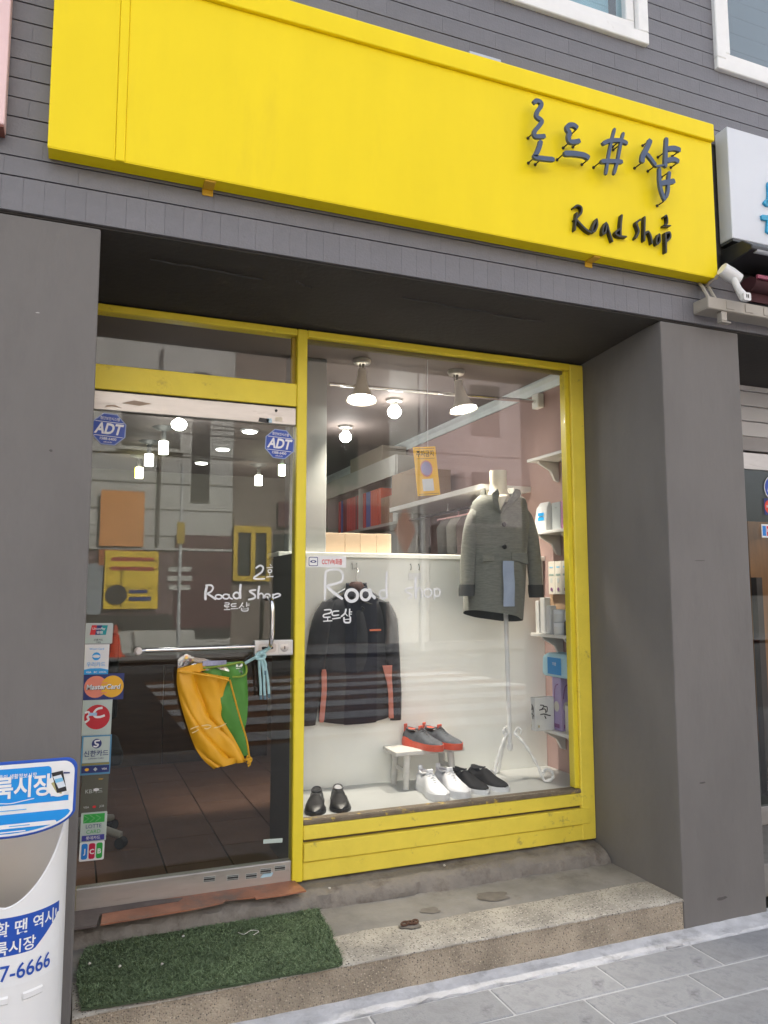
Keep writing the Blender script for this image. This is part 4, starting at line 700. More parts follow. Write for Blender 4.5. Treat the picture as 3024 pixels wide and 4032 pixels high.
# jacket ---------------------------------------------------------
jd = pm('charcoal sports fabric', (0.017, 0.019, 0.027), 0.75, 0.15, 8, 0.10, 120, sheen=0.2); jn = pm('navy sports fabric', (0.006, 0.008, 0.020), 0.8, 0.12, 8, 0.10, 120); coral = pm('coral side stripe', (0.55, 0.20, 0.15), 0.7, 0.06, 10)
jk = thing('sports_jacket', 'dark navy and charcoal sports jacket with coral side stripes on a hanger', 'jacket', (1.35, 1.09, 0.81))
def cloth_rows(Le, Re, n, mc, yc, front, back, wr=0.004, seed=0, hem=None):
    a, b = lerp_edge(Le, n), lerp_edge(Re, n); m = MB(); rr = []
    for i in range(n+1):
        ring = []
        for j in range(mc+1):
            u = j/mc; x = a[i][0]+(b[i][0]-a[i][0])*u; z = a[i][1]+(b[i][1]-a[i][1])*u
            if hem and i == n: z += hem(u)
            k = math.sin(math.pi*u)**0.55
            ring.append((x, yc-front*k*(0.5+0.5*min(1, i/4))+wr*noise.noise(Vector((x*9+seed, z*3.2, seed)))*2*k, z))
        for j in range(mc-1, 0, -1):
            u = j/mc; x = a[i][0]+(b[i][0]-a[i][0])*u; z = a[i][1]+(b[i][1]-a[i][1])*u
            ring.append((x, yc+back*math.sin(math.pi*u)**0.5, z))
        rr.append(ring)
    return m.rings(rr)
cloth_rows(JACK_L[2:], JACK_R[2:], 22, 14, 1.112, 0.038, 0.02, 0.011, 3, lambda u: -0.018*math.sin(u*math.pi*1.1)).build('body', jd, jk, smooth=True)
cl = [(x, z) for x, z in ((1.288, 1.44), (1.288, 1.30), (1.287, 1.0), (1.284, 0.792))]; cr = [(1.466, 1.44), (1.468, 1.30), (1.468, 1.0), (1.464, 0.795)]
cloth_rows(cl, cr, 18, 8, 1.078, 0.012, -0.004, 0.004, 5).build('front_panel', jn, jk, smooth=True)
def sleeve(path, rad, name, mt, parent, fl=0.55, n=12, wr=0.0):
    m = MB(); rr = []; p = smooth_pts(path, 4); q = lerp_edge([(r, 0) for r in rad], len(p)-1) if False else None
    for i, c in enumerate(p):
        t = i/(len(p)-1)*(len(rad)-1); k = min(int(t), len(rad)-2); r = rad[k]+(rad[k+1]-rad[k])*(t-k)
        rr.append([(c[0]+r*math.cos(2*math.pi*j/n)*(1+wr*noise.noise(Vector((j, c[2]*14, 1)))), c[1]+r*fl*math.sin(2*math.pi*j/n)*(1+wr*noise.noise(Vector((j*2, c[2]*11, 7)))), c[2]) for j in range(n)])
    return m.rings(rr).build(name, mt, parent, smooth=True)
sleeve([(1.205, 1.10, 1.428), (1.165, 1.10, 1.33), (1.135, 1.10, 1.12), (1.108, 1.10, 0.95), (1.090, 1.10, 0.800)], [0.035, 0.054, 0.056, 0.052, 0.048], 'sleeve', jd, jk, 0.6, wr=0.10)
sleeve([(1.515, 1.10, 1.425), (1.552, 1.10, 1.33), (1.568, 1.10, 1.12), (1.580, 1.10, 0.95), (1.584, 1.10, 0.796)], [0.033, 0.045, 0.042, 0.038, 0.032], 'sleeve', jd, jk, 0.6, wr=0.10)
b = MB(); b.ribbon(0.026, [(1.170, 1.08), (1.172, 0.98), (1.166, 0.90), (1.158, 0.815)], 1.062, 1.070); b.build('side_stripe', coral, jk)
b = MB(); b.prism([(1.494, 1.088), (1.548, 1.088), (1.546, 1.02), (1.552, 0.94), (1.556, 0.813), (1.530, 0.813), (1.528, 0.94), (1.522, 0.99)], 1.060, 1.068); b.build('side_stripe', coral, jk)
m = MB(); rr = []
for k, (z, rx, ry) in enumerate(((1.452, 0.078, 0.042), (1.485, 0.066, 0.036), (1.510, 0.060, 0.033), (1.526, 0.058, 0.032), (1.520, 0.052, 0.027), (1.47, 0.055, 0.028))):
    rr.append([(1.358+rx*math.cos(2*math.pi*j/18), 1.095+ry*math.sin(2*math.pi*j/18), z+(-0.028*max(0, -math.sin(2*math.pi*j/18)) if k > 1 else 0)) for j in range(18)])
m.rings(rr, cap=False); m.build('collar', jn, jk, smooth=True)
MB().lathe([(0.0, -0.03), (0.040, -0.02), (0.043, 0.01), (0.028, 0.03), (0.0, 0.034)], (1.358, 1.100, 1.500), 14).build('neck_lining', pm('maroon lining', (0.035, 0.012, 0.012), 0.8), jk, smooth=True)
bx('logo_strip', 1.418, 1.482, 1.0535, 1.0565, 1.272, 1.281, pm('coral print', (0.75, 0.20, 0.10), 0.6), jk)
m = MB().tube(smooth_pts([(1.365, 1.075, 1.425), (1.385, 1.060, 1.428), (1.41, 1.055, 1.418), (1.43, 1.056, 1.412)], 3), 0.004, 6); m.tube([(1.372, 1.052, 1.375), (1.385, 1.050, 1.39), (1.372, 1.05, 1.40)], 0.004, 6); m.build('zip_pull', dark, jk)
hgr = thing('clothes_hanger', 'wire hook of the clothes hanger holding the sports jacket', 'hanger', (1.36, 1.1, 1.5))
MB().tube(smooth_pts([(1.358, 1.098, 1.53), (1.358, 1.098, 1.56), (1.366, 1.105, 1.578), (1.374, 1.115, 1.592), (1.366, 1.122, 1.605), (1.352, 1.124, 1.600)], 4), 0.0028, 7).build('hook_wire', hk, hgr, smooth=True)
MB().tube([(1.23, 1.10, 1.455), (1.30, 1.10, 1.495), (1.358, 1.10, 1.53), (1.416, 1.10, 1.495), (1.49, 1.10, 1.45)], 0.006, 8).build('arm', hk, hgr, smooth=True)
# coat on a mannequin -------------------------------------------
def tweed():
    m = pm('grey tweed', (0.160, 0.163, 0.142), 0.95, 0.20, 30, 0.35, 200, stretch=(1, 1, 6), sheen=0.15); return m
tw = tweed(); lin = pm('dark lining', (0.022, 0.024, 0.030), 0.6); btn = pm('black button', (0.012, 0.012, 0.014), 0.3)
ct = thing('wool_coat', 'long grey tweed coat worn by the headless mannequin', 'coat', (2.05, 0.9, 1.32))
aL, aR = lerp_edge(COAT_TL[1:], 24), lerp_edge(COAT_TR[1:], 24); m = MB(); rr = []
NS = 28
for i in range(25):
    (x0, z0), (x1, z1) = aL[i], aR[i]; x0 = 2.060+(x0-2.055)*0.88; x1 = 2.060+(x1-2.055)*0.88; cx = (x0+x1)/2; hw = (x1-x0)/2; zz = (z0+z1)/2
    dep = 0.050+0.058*min(1, i/7)+0.014*(i/24)
    ring = []
    for j in range(NS):
        a = 2*math.pi*j/NS; c_, s_ = math.cos(a), math.sin(a); fold = 1+0.060*noise.noise(Vector((math.cos(a)*2.5, math.sin(a)*2.5, zz*2.0)))*(1 if i > 5 else .3)+(0.03*math.sin(a*7+zz*3)*max(0, (i-12)/12))
        ring.append((cx+hw*math.copysign(abs(c_)**0.8, c_)*fold, 0.895+dep*math.copysign(abs(s_)**0.8, s_)*fold, zz+(z1-z0)/2*c_*0.9-0.016*s_*max(0, (i-14)/10)))
    rr.append(ring)
m.rings(rr, cap=False); m.build('body', tw, ct, smooth=True)
MB().rings([[(p[0]*0.985+0.015*2.04, p[1]*0.985+0.015*0.895, p[2]) for p in r] for r in rr[15:]], cap=False).build('lining', lin, ct, smooth=True)
sleeve([(1.978, 0.895, 1.950), (1.932, 0.885, 1.885), (1.898, 0.872, 1.79), (1.874, 0.860, 1.67), (1.862, 0.85, 1.56), (1.856, 0.845, 1.50)], [0.036, 0.046, 0.045, 0.042, 0.040, 0.039], 'sleeve', tw, ct, 0.9, 14, 0.06)
sleeve([(2.190, 0.895, 1.970), (2.240, 0.885, 1.900), (2.270, 0.872, 1.79), (2.282, 0.862, 1.67), (2.286, 0.856, 1.57), (2.286, 0.853, 1.50)], [0.036, 0.046, 0.045, 0.042, 0.040, 0.039], 'sleeve', tw, ct, 0.9, 14, 0.06)
for p, q in (((1.857, 0.844, 1.515), (1.849, 0.840, 1.455)), ((2.286, 0.853, 1.515), (2.288, 0.850, 1.445))):
    sleeve([p, ((p[0]+q[0])/2, p[1], (p[2]+q[2])/2), q], [0.043, 0.044, 0.041], 'cuff', pm('dark cuff', (0.045, 0.047, 0.048), 0.9), ct, 0.9, 14)
for k in (1.835, 1.715): MB().lathe([(0.0, -0.004), (0.013, -0.004), (0.013, 0.002), (0.010, 0.004), (0.0, 0.004)], (2.046, 0.772, k), 14, M=Matrix.Rotation(R(90), 3, 'X')).build('button', btn, ct)
m = MB()     # lapel collar: two folded wings round the neck
for s_, pts in ((-1, [(1.985, 2.004), (2.018, 2.028), (2.030, 2.000), (2.020, 1.970), (2.034, 1.892), (1.990, 1.950)]), (1, [(2.158, 2.028), (2.130, 2.034), (2.112, 2.010), (2.096, 1.986), (2.036, 1.892), (2.10, 1.944), (2.15, 1.984), (2.166, 2.004)])):
    m.prism(pts, 0.784, 0.794)
m.build('collar', tw, ct, bev=0.003)
m = MB(); m.rings([[(2.085+rx*math.cos(t*math.pi/10), 0.90+ry*math.sin(t*math.pi/10), z+0.006*math.cos(t*math.pi/10)) for t in range(-1, 12)] for z, rx, ry in ((1.99, 0.105, 0.085), (2.03, 0.100, 0.08), (2.048, 0.097, 0.076), (2.00, 0.088, 0.068))], closed=False); m.build('collar_stand', tw, ct, smooth=True)
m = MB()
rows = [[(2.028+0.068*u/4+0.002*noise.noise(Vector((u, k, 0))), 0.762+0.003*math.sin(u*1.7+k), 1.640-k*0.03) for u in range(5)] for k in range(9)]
m.rings(rows, closed=False); m.build('sky_reflection_strip', pm('pale blue sky reflection', (0.32, 0.38, 0.50), 0.8, 0.10, 10), ct, smooth=True, fix=False)  # reflection of pale sky in the glass, painted as a strip on the coat
for P in ([(2.092, 1.684), (2.190, 1.684), (2.196, 1.622), (2.14, 1.636), (2.090, 1.644)], [(1.918, 1.668), (1.985, 1.664), (1.985, 1.640), (1.918, 1.634)]):
    MB().prism(P, 0.778, 0.788).build('pocket_flap', tw, ct, bev=0.002)
ct.location.x += 0.032
mn = thing('mannequin', 'cream headless mannequin bust on a white scroll footed stand', 'mannequin', (2.18, 0.9, 0.47))
skin = pm('cream linen', (0.66, 0.60, 0.49), 0.7, 0.04, 30)
MB().lathe([(0.0, 2.145), (0.046, 2.143), (0.047, 2.12), (0.046, 2.07), (0.050, 2.03), (0.066, 2.00), (0.09, 1.965), (0.0, 1.94)], (2.118, 0.895, 0), 24).build('neck', skin, mn, smooth=True)
MB().prism([(2.054, 1.996), (2.140, 2.006), (2.102, 1.955), (2.066, 1.900)], 0.796, 0.86).build('chest', skin, mn, bev=0.01)
wi = pm('white wrought iron', (0.74, 0.74, 0.73), 0.4, 0.04, 20)
MB().tube([(2.170, 0.93, 1.50), (2.178, 0.93, 1.00), (2.183, 0.93, 0.640)], 0.0125, 12).build('pole', wi, mn, smooth=True)
MB().lathe([(0.0, 0.62), (0.010, 0.622), (0.016, 0.635), (0.017, 0.66), (0.0, 0.662)], (2.183, 0.93, 0), 12).build('pole_cap', wi, mn, smooth=True)
def scroll(dx, dy):
    P = []
    for t in range(9): u = t/8; P.append((0.02+u*0.125, 0.715-0.235*u**1.15+0.02*math.sin(u*3.1)))
    for t in range(1, 13): a = -math.pi/2+t*0.45; r = 0.036*(1-t/17); P.append((0.150+r*math.cos(a)+0.004, 0.516+r*math.sin(a)))
    up = [(0.02+0.012*math.cos(2.6-t*0.5), 0.725+0.012*math.sin(2.6-t*0.5)) for t in range(6)]
    pts = [(2.183+dx*a, 0.93+dy*a, b) for a, b in P]; m = MB(); pts = smooth_pts(pts, 3)
    m.tube(pts, [0.0085+0.0022*math.sin(i*1.25) for i in range(len(pts))], 8)
    m.tube(smooth_pts([(2.183+dx*a, 0.93+dy*a, b) for a, b in ((0.02, 0.715), (0.035, 0.745), (0.052, 0.735), (0.048, 0.715))], 3), 0.006, 7)
    m.build('scroll_foot', wi, mn, smooth=True)
scroll(0.92, -0.85); scroll(-0.90, -0.25); scroll(0.05, 0.95)
# stool ----------------------------------------------------------
sw = pm('white painted wood', (0.62, 0.60, 0.56), 0.5, 0.06, 12, 0.05, 80, stretch=(1, 6, 6))
stl = thing('stool', 'small white wooden stool carrying the grey and red sneakers', 'stool', (1.70, 1.02, 0.47))
MB().box(1.512, 1.905, 0.925, 1.110, 0.642, 0.664).build('seat', sw, stl, bev=0.006, seg=2)
for x, y, dx in ((1.585, 0.955, -0.008), (1.575, 1.085, -0.008), (1.835, 0.955, 0.012), (1.845, 1.085, 0.012)):
    MB().tube([(x, y, 0.6415), (x+dx, y+(0.004 if y > 1 else -0.004), 0.4705)], [0.019, 0.016], 12).build('leg', sw, stl, smooth=True)
for x in (1.578, 1.846): bx('rail', x-0.006, x+0.006, 0.965, 1.078, 0.552, 0.570, sw, stl)
# shoes ----------------------------------------------------------
def shoe(name, lab, loc, rz, up, sole, inner, kind, grp, lace=None, tabm=None, sc_=1.0, band=None):
    t = thing(name, lab, 'shoe', (0, 0, 0), grp)
    N = 16; ys = [0.13-0.27*i/N for i in range(N+1)]
    hw = [0.022, 0.031, 0.034, 0.034, 0.033, 0.032, 0.032, 0.033, 0.036, 0.040, 0.044, 0.046, 0.0465, 0.045, 0.040, 0.030, 0.008]
    st = 0.032 if kind == 'chunky' else 0.022 if kind == 'sneaker' else 0.014
    tp = {'chunky': [.070, .086, .086, .080, .077, .080, .090, .095, .088, .078, .069, .061, .055, .051, .047, .042, .034],
          'sneaker': [.070, .086, .086, .080, .077, .080, .090, .092, .084, .073, .063, .056, .051, .047, .042, .036, .028],
          'slip': [.052, .064, .064, .060, .058, .058, .060, .066, .068, .064, .058, .052, .047, .043, .038, .031, .022]}[kind]
    m = MB(); m.rings([[(hw[i]*1.07*s_+0.004*math.sin(i/N*math.pi)*0.6, ys[i]*1.02, z) for s_, z in ((-1, 0.0), (-1.03, st*.5), (-1, st), (1, st), (1.03, st*.5), (1, 0.0))] for i in range(N+1)]); m.build('sole', sole, t, smooth=True, bev=0.0)
    m = MB(); rr = []
    for i in range(N+1):
        h = tp[i]-st; ring = []
        for j in range(13):
            a = math.pi*j/12; c_ = math.cos(a); s_ = math.sin(a); opn = 2 <= i <= 6
            ww = hw[i]*(1 if not opn else 1)
            ring.append((ww*math.copysign(abs(c_)**0.75, c_)*(1-0.12*(s_ if opn else s_*0.6)), ys[i], st-0.002+h*(s_**0.7)))
        rr.append(ring)
    m.rings(rr, closed=False); m.add(rr[0], [tuple(range(13))]); m.build('upper', up, t, smooth=True)
    oy0, oy1 = ys[1]-0.002, ys[7]+0.008
    zt = [tp[1]+.003, tp[3]+.003, tp[5]+.004, tp[6]+.003]
    cxr = [(0.020*math.cos(a), (oy0+oy1)/2+(oy0-oy1)/2*math.sin(a)) for a in [2*math.pi*k/16 for k in range(16)]]
    def zat(y): u = (oy0-y)/(oy0-oy1); k = min(2, int(u*3)); return zt[k]+(zt[k+1]-zt[k])*(u*3-k)
    MB().add([(x*1.0, y, zat(y)+0.002) for x, y in cxr], [tuple(range(16))]).build('opening', inner, t, fix=False)
    MB().tube([(x*1.12, y, zat(y)+0.001) for x, y in cxr+cxr[:1]], 0.0045, 6).build('collar', up, t, smooth=True)
    if lace is not None:
        for i in range(5):
            y = ys[7]-0.004-i*0.013; z = tp[7+i if i < 4 else 11]+0.001; k = 7+i
            MB().tube([(-0.020, y, z-0.008), (0, y-0.002, tp[min(k, 11)]+0.004), (0.020, y, z-0.008)], 0.0028, 5).build('lace', lace, t)
    if tabm is not None:
        MB().box(-0.012, 0.012, 0.124, 0.132, 0.06, tp[1]+0.022).build('heel_tab', tabm, t, bev=0.003); MB().box(-0.016, 0.016, ys[7]-0.004, ys[7]+0.006, tp[7]-0.004, tp[7]+0.016).build('tongue', tabm, t, bev=0.003)
    if kind == 'chunky' and up is not sole and tabm is not up:
        MB().rings([[(q[0]*1.05, q[1], st-0.004+(q[2]-st)*(0.80 if i < 4 else 0.5)) for q in rr[i]] for i in (0, 1, 2, 3, 4, 5)], closed=False).build('heel_cup', sole, t, smooth=True)
    if band is not None: MB().rings([[(q[0]*1.04, q[1], st+(q[2]-st)*1.05+0.001) for q in rr[i]] for i in (8, 9)], closed=False).build('strap', band, t, smooth=True)
    t.location = loc; t.rotation_euler.z = rz; t.scale = (sc_, sc_, sc_)
gk = pm('grey knit', (0.085, 0.092, 0.105), 0.85, 0.2, 50, 0.2, 200); rs = pm('red rubber', (0.62, 0.075, 0.025), 0.4, 0.1, 20); wl = pm('white leather', (0.74, 0.75, 0.78), 0.4, 0.04, 20, 0.05, 90); wr_ = pm('white rubber', (0.70, 0.71, 0.73), 0.5); bk = pm('black knit', (0.014, 0.014, 0.016), 0.8, 0.2, 60, 0.2, 200); bl = pm('black leather', (0.012, 0.012, 0.013), 0.38, 0.1, 20); inn = pm('dark inside', (0.02, 0.02, 0.022), 0.9); gi = pm('grey inside', (0.42, 0.42, 0.44), 0.9)
shoe('sneaker', 'grey and red sneaker on the stool nearer the door', (1.690, 0.990, 0.664), R(20), gk, rs, rs, 'chunky', 'grey and red sneakers', gk, rs)
shoe('sneaker', 'grey and red sneaker on the stool nearer the mannequin', (1.800, 0.990, 0.664), R(20), gk, rs, rs, 'chunky', 'grey and red sneakers', gk, rs)
shoe('sneaker', 'white chunky sneaker in front of the stool, left of its pair', (1.655, 0.815, 0.470), R(-2), wl, wr_, gi, 'chunky', 'white sneakers', pm('white lace', (0.56, 0.57, 0.60), 0.8), wl, 1.08)
shoe('sneaker', 'white chunky sneaker beside the black knit shoes', (1.768, 0.818, 0.470), R(2), wl, wr_, gi, 'chunky', 'white sneakers', pm('white lace', (0.56, 0.57, 0.60), 0.8), wl, 1.08)
shoe('slip_on_shoe', 'black knit shoe with white sole touching the white sneaker', (1.880, 0.845, 0.470), R(14), bk, wr_, inn, 'sneaker', 'black knit shoes', None, None)
shoe('slip_on_shoe', 'black knit shoe with white sole nearest the mannequin foot', (1.995, 0.850, 0.470), R(16), bk, wr_, inn, 'sneaker', 'black knit shoes', None, None)
shoe('loafer', 'plain black loafer nearest the yellow post', (1.052, 0.808, 0.470), R(-20), bl, bl, inn, 'slip', 'black loafers')
shoe('loafer', 'black loafer with a pale insole showing', (1.168, 0.810, 0.470), R(-15), bl, bl, gi, 'slip', 'black loafers', band=bl)
# wall shelves and goods on the pink wall -------------------------
shm = pm('white shelf', (0.66, 0.64, 0.61), 0.5, 0.04, 10)
for z, lab in ((2.246, 'empty white wall shelf at the top of the pink wall'), (1.818, 'white wall shelf carrying the pouch and pink box'), (1.244, 'white wall shelf carrying the white cosmetic bottles'), (0.728, 'white wall shelf carrying the calligraphy box, lowest')):
    t = thing('wall_shelf', lab, 'shelf', (2.48, 0.85, z), 'shelves on the pink wall')
    bx('board', 2.395, 2.5585, 0.675, 1.035, z-0.018, z, shm, t, bev=0.002)
    for y in (0.75, 0.96): MB().prism([(2.558, z-0.0185), (2.42, z-0.0185), (2.43, z-0.035), (2.50, z-0.07), (2.53, z-0.125), (2.558, z-0.135)], y-0.009, y+0.009).build('bracket', shm, t, bev=0.002)
def carton(lab, x0, x1, y0, y1, z0, z1, m_, cat='box', name='carton', prints=None, rot=0):
    t = thing(name, lab, cat, ((x0+x1)/2, (y0+y1)/2, z0)); b = bx('box_body', x0, x1, y0, y1, z0, z1, m_, t, bev=0.002)
    if prints:
        d = Decal(on_x(x0-0.0003, (y0+y1)/2, (z0+z1)/2)); prints(d, (y1-y0)/2, (z1-z0)/2); d.build('print', t)
        d = Decal(on_y((x0+x1)/2, y0-0.0003, (z0+z1)/2)); prints(d, (x1-x0)/2, (z1-z0)/2); d.build('print', t)
    if rot: t.rotation_euler.z = rot
    return t
cw = flat('carton white', (0.66, 0.66, 0.65)); cg = flat('carton grey', (0.50, 0.53, 0.53)); cp = flat('carton pink', (0.62, 0.28, 0.50)); cl_ = flat('carton lavender', (0.42, 0.33, 0.55)); cc_ = flat('carton cream', (0.66, 0.62, 0.54)); kraft = pm('kraft cardboard', (0.40, 0.27, 0.17), 0.8, 0.06, 10); cb = flat('carton blue', (0.18, 0.48, 0.72))
pch = thing('paper_pouch', 'white pouch with blue print on the pink wall shelf', 'pouch', (2.46, 0.93, 1.8185))
MB().rings([[(2.44+sx*wx, 0.925+sy_*wy, z) for sx, sy_ in ((-1, -1), (1, -1), (1, 1), (-1, 1))] for z, wx, wy in ((1.819, 0.035, 0.055), (1.87, 0.036, 0.056), (1.95, 0.026, 0.052), (1.985, 0.004, 0.046))]).build('pouch_body', cw, pch, bev=0.004)
d = Decal(on_x(2.4035, 0.915, 1.90)); d.rect(sky_b, -0.03, 0.03, 0.005, 0.022); d.rect(sky_b, -0.03, 0.03, -0.022, -0.003, False); d.build('print', pch)
carton('pale grey carton beside the white pouch', 2.43, 2.53, 0.765, 0.845, 1.8185, 1.972, cg, prints=lambda d, a, b: d.text(black, '―', 0, b*.6, 0.02))
carton('pink carton at the window end of the shelf', 2.43, 2.53, 0.69, 0.760, 1.8185, 1.975, cp, prints=lambda d, a, b: d.rect(flat('plum', (0.25, 0.10, 0.25)), -a*.5, a*.4, -b*.7, -b*.4))
carton('brown cardboard box behind the cosmetic bottles', 2.50, 2.556, 0.69, 0.99, 1.2445, 1.462, kraft)
for i in range(4):
    def pr(d, a, b): d.rect(cb, -a*.5, a*.5, b*.6, b*.68); d.rect(flat('print sage', (0.28, 0.36, 0.32)), -a*.7, a*.7, b*.12, b*.24); d.rect(silver, -a*.3, a*.3, -b*.3, -b*.02); d.poly(flat('plum', (0, 0, 0)), circ(0, -b*.7, a*.35, 10))
    carton(('cream carton of the row of four, nearest the window', 'second cream carton of the row of four from the window', 'third cream carton of the row of four from the window', 'cream carton of the row of four, behind the coat cuff')[i], 2.475, 2.555, 0.70+i*0.066, 0.763+i*0.066, 1.4625, 1.648, cc_, prints=pr)
carton('slim white carton furthest left on the bottle shelf', 2.42, 2.455, 0.985, 1.018, 1.2445, 1.425, cw); carton('taller white carton next to the slim one', 2.42, 2.46, 0.925, 0.968, 1.2445, 1.445, cw); carton('medium white carton beside the stacked jars', 2.42, 2.46, 0.870, 0.908, 1.2445, 1.40, cw)
for z0, lab in ((1.2445, 'white cosmetic jar at the bottom of the stacked pair'), (1.313, 'white cosmetic jar on top of the stacked pair')):
    t = thing('cosmetic_jar', lab, 'jar', (2.44, 0.805, z0)); MB().lathe([(0, z0), (0.036, z0), (0.037, z0+.004), (0.037, z0+.042), (0, z0+.042)], (2.44, 0.805, 0), 20).build('pot', cw, t, smooth=True); MB().lathe([(0, z0+.0425), (0.037, z0+.0425), (0.037, z0+.064), (0.034, z0+.067), (0, z0+.067)], (2.44, 0.805, 0), 20).build('lid', wr_, t, smooth=True)
t = thing('pump_bottle', 'dark bottle with a white cap beside the jars', 'bottle', (2.44, 0.725, 1.2445)); MB().lathe([(0, 1.2445), (0.026, 1.2445), (0.027, 1.25), (0.027, 1.315), (0.014, 1.325), (0, 1.325)], (2.44, 0.725, 0), 18).build('flask', pm('dark bottle glass', (0.03, 0.035, 0.035), 0.2), t, smooth=True); MB().lathe([(0, 1.3255), (0.022, 1.3255), (0.022, 1.372), (0, 1.374)], (2.44, 0.725, 0), 18).build('cap', cw, t, smooth=True)
def cal(d, a, b):
    for p in ([(-.5, .55), (-.1, .5), (-.3, .3)], [(-.6, .25), (.0, .3), (.1, .05)], [(-.1, .45), (.25, .4), (.2, .1)], [(-.5, -.02), (-.1, .0), (.4, -.1), (.6, -.12)], [(-.05, -.1), (.1, -.3)]): d.stroke(black, 0.006, [(u*a, v*b) for u, v in p])
    d.rect(flat('tiny gold', (0.5, 0.4, 0.2)), -a*.75, -a*.6, -b*.8, -b*.65)
tt = carton('white square box with black calligraphy on the lowest shelf', 2.30, 2.42, 0.855, 0.90, 0.7285, 0.905, cw, prints=cal)
tt = carton('lavender carton with a pale oval label', 2.425, 2.495, 0.795, 0.875, 0.7285, 1.012, cl_, prints=lambda d, a, b: (d.stroke(flat('plum', (0, 0, 0)), 0.006, [(a*.5, b*.75), (-a*.2, b*.65), (-a*.6, b*.2)]), d.poly(cc_, circ(0, -b*.1, a*.6, 14, b*.2)), d.rect(flat('plum', (0, 0, 0)), -a*.6, a*.6, -b*.9, -b*.75)))
carton('lavender carton pushed behind the oval label one', 2.50, 2.555, 0.74, 0.86, 0.7285, 1.012, cl_)
carton('small cream carton beside the lavender carton', 2.44, 2.50, 0.735, 0.785, 0.7285, 0.868, cc_)
carton('tall white carton at the window end of the lowest shelf', 2.44, 2.51, 0.682, 0.728, 0.7285, 0.940, cw)
tis = thing('tissue_pack', 'pale blue tissue pack lying on the lavender cartons', 'pack', (2.48, 0.81, 1.0125))
MB().rings([[(2.475+sx*wx, 0.805+sy_*wy, z) for sx, sy_ in ((-1, -1), (1, -1), (1, 1), (-1, 1))] for z, wx, wy in ((1.013, 0.062, 0.115), (1.025, 0.075, 0.128), (1.12, 0.072, 0.125), (1.14, 0.05, 0.11))]).build('pack_body', flat('pack pale blue', (0.42, 0.66, 0.76)), tis, bev=0.006)
d = Decal(on_x(2.399, 0.81, 1.075)); d.rect(flat('pack blue', (0.02, 0.25, 0.60)), -0.065, 0.062, -0.045, 0.045); d.text(white, '미용', 0, 0.012, 0.02); d.build('print', tis)
# goods behind the display: boxes on the ledge, bookcase, hanging shelf, clothes
for i, (a, b) in enumerate(((1.212, 1.327), (1.328, 1.416), (1.417, 1.512), (1.513, 1.602))):
    carton(('kraft box on the ledge, nearest the white post', 'second kraft box on the ledge from the white post', 'third kraft box on the ledge from the white post', 'kraft box on the ledge, nearest the bookcase')[i], a, b, 1.20, 1.33, 1.6865, 1.798+0.002*(i % 2), pm('pale kraft', (0.36, 0.27, 0.185), 0.8, 0.05, 10), name='kraft_box')
bc = thing('bookcase', 'white bookcase with red and blue files behind the display board', 'bookcase', (2.4, 3.9, 0.2))
bcm = pm('bookcase white', (0.33, 0.32, 0.295), 0.5, 0.05, 6)
bx('end_panel', 2.28, 2.557, 2.70, 2.725, 0.206, 2.55, bcm, bc); bx('end_panel', 2.28, 2.557, 5.375, 5.40, 0.206, 2.55, bcm, bc); bx('back_panel', 2.54, 2.557, 2.726, 5.374, 0.206, 2.55, bcm, bc); bx('top_rail', 2.272, 2.30, 2.726, 5.374, 2.395, 2.555, bcm, bc); bx('top_panel', 2.301, 2.539, 2.726, 5.374, 2.53, 2.55, bcm, bc)
for z in (0.35, 0.75, 1.15, 1.58, 2.03): bx('shelf_board', 2.28, 2.539, 2.726, 5.374, z-0.022, z, bcm, bc)
for y in (3.6, 4.5): bx('divider', 2.285, 2.539, y-0.01, y+0.01, 2.0305, 2.529, bcm, bc)
fcol = [('red', (0.42, 0.035, 0.025)), ('blue', (0.03, 0.08, 0.30)), ('orange red', (0.50, 0.07, 0.03)), ('brown', (0.22, 0.12, 0.07)), ('maroon', (0.16, 0.02, 0.025)), ('white', (0.5, 0.5, 0.48))]
y = 2.77
ORD = ['nearest', 'second', 'third', 'fourth', 'fifth', 'sixth', 'seventh', 'eighth', 'ninth', 'tenth', 'eleventh', 'twelfth', 'thirteenth', 'fourteenth', 'fifteenth', 'sixteenth', 'seventeenth', 'eighteenth', 'nineteenth', 'twentieth', 'twenty-first']
seq = [5, 3, 3, 3, 2, 2, 2, 2, 1, 1, 0, 0, 4, 0, 0, 0, 0, 4, 4, 1, 0]
for i, k in enumerate(seq):
    if y > 5.2: break
    wd = 0.055 if k not in (3, 5) else 0.085; hh = 0.22 if k in (3, 5) else 0.31
    if abs(y+wd/2-3.6) < wd/2+0.02: y = 3.62
    t = tag(bx('file_folder', 2.30, 2.52, y, y+wd-0.003, 2.0305, 2.0305+hh, pm('file '+fcol[k][0], fcol[k][1], 0.5, 0.08, 10), None, bev=0.002), '%s file on the upper bookcase shelf, %s from the display end' % (fcol[k][0], ORD[i]), 'file', 'files in the bookcase')
    y += wd+ (0.02 if i % 5 == 4 else 0)
tag(bx('storage_box', 2.31, 2.53, 3.1, 3.9, 2.5555, 2.70, pm('pale box', (0.24, 0.21, 0.16), 0.8), None, bev=0.003), 'long beige storage box on top of the bookcase', 'box')
tag(bx('storage_box', 2.212, 2.50, 2.22, 2.66, 2.1235, 2.37, pm('brown box', (0.24, 0.16, 0.10), 0.8), None, bev=0.003), 'brown cardboard box on the long wall shelf', 'box')
ls = thing('long_shelf', 'long white shelf board running back along the pink wall', 'shelf', (2.38, 2.3, 2.09))
bx('board', 2.205, 2.5585, 1.25, 2.69, 2.088, 2.1225, shm, ls, bev=0.002)
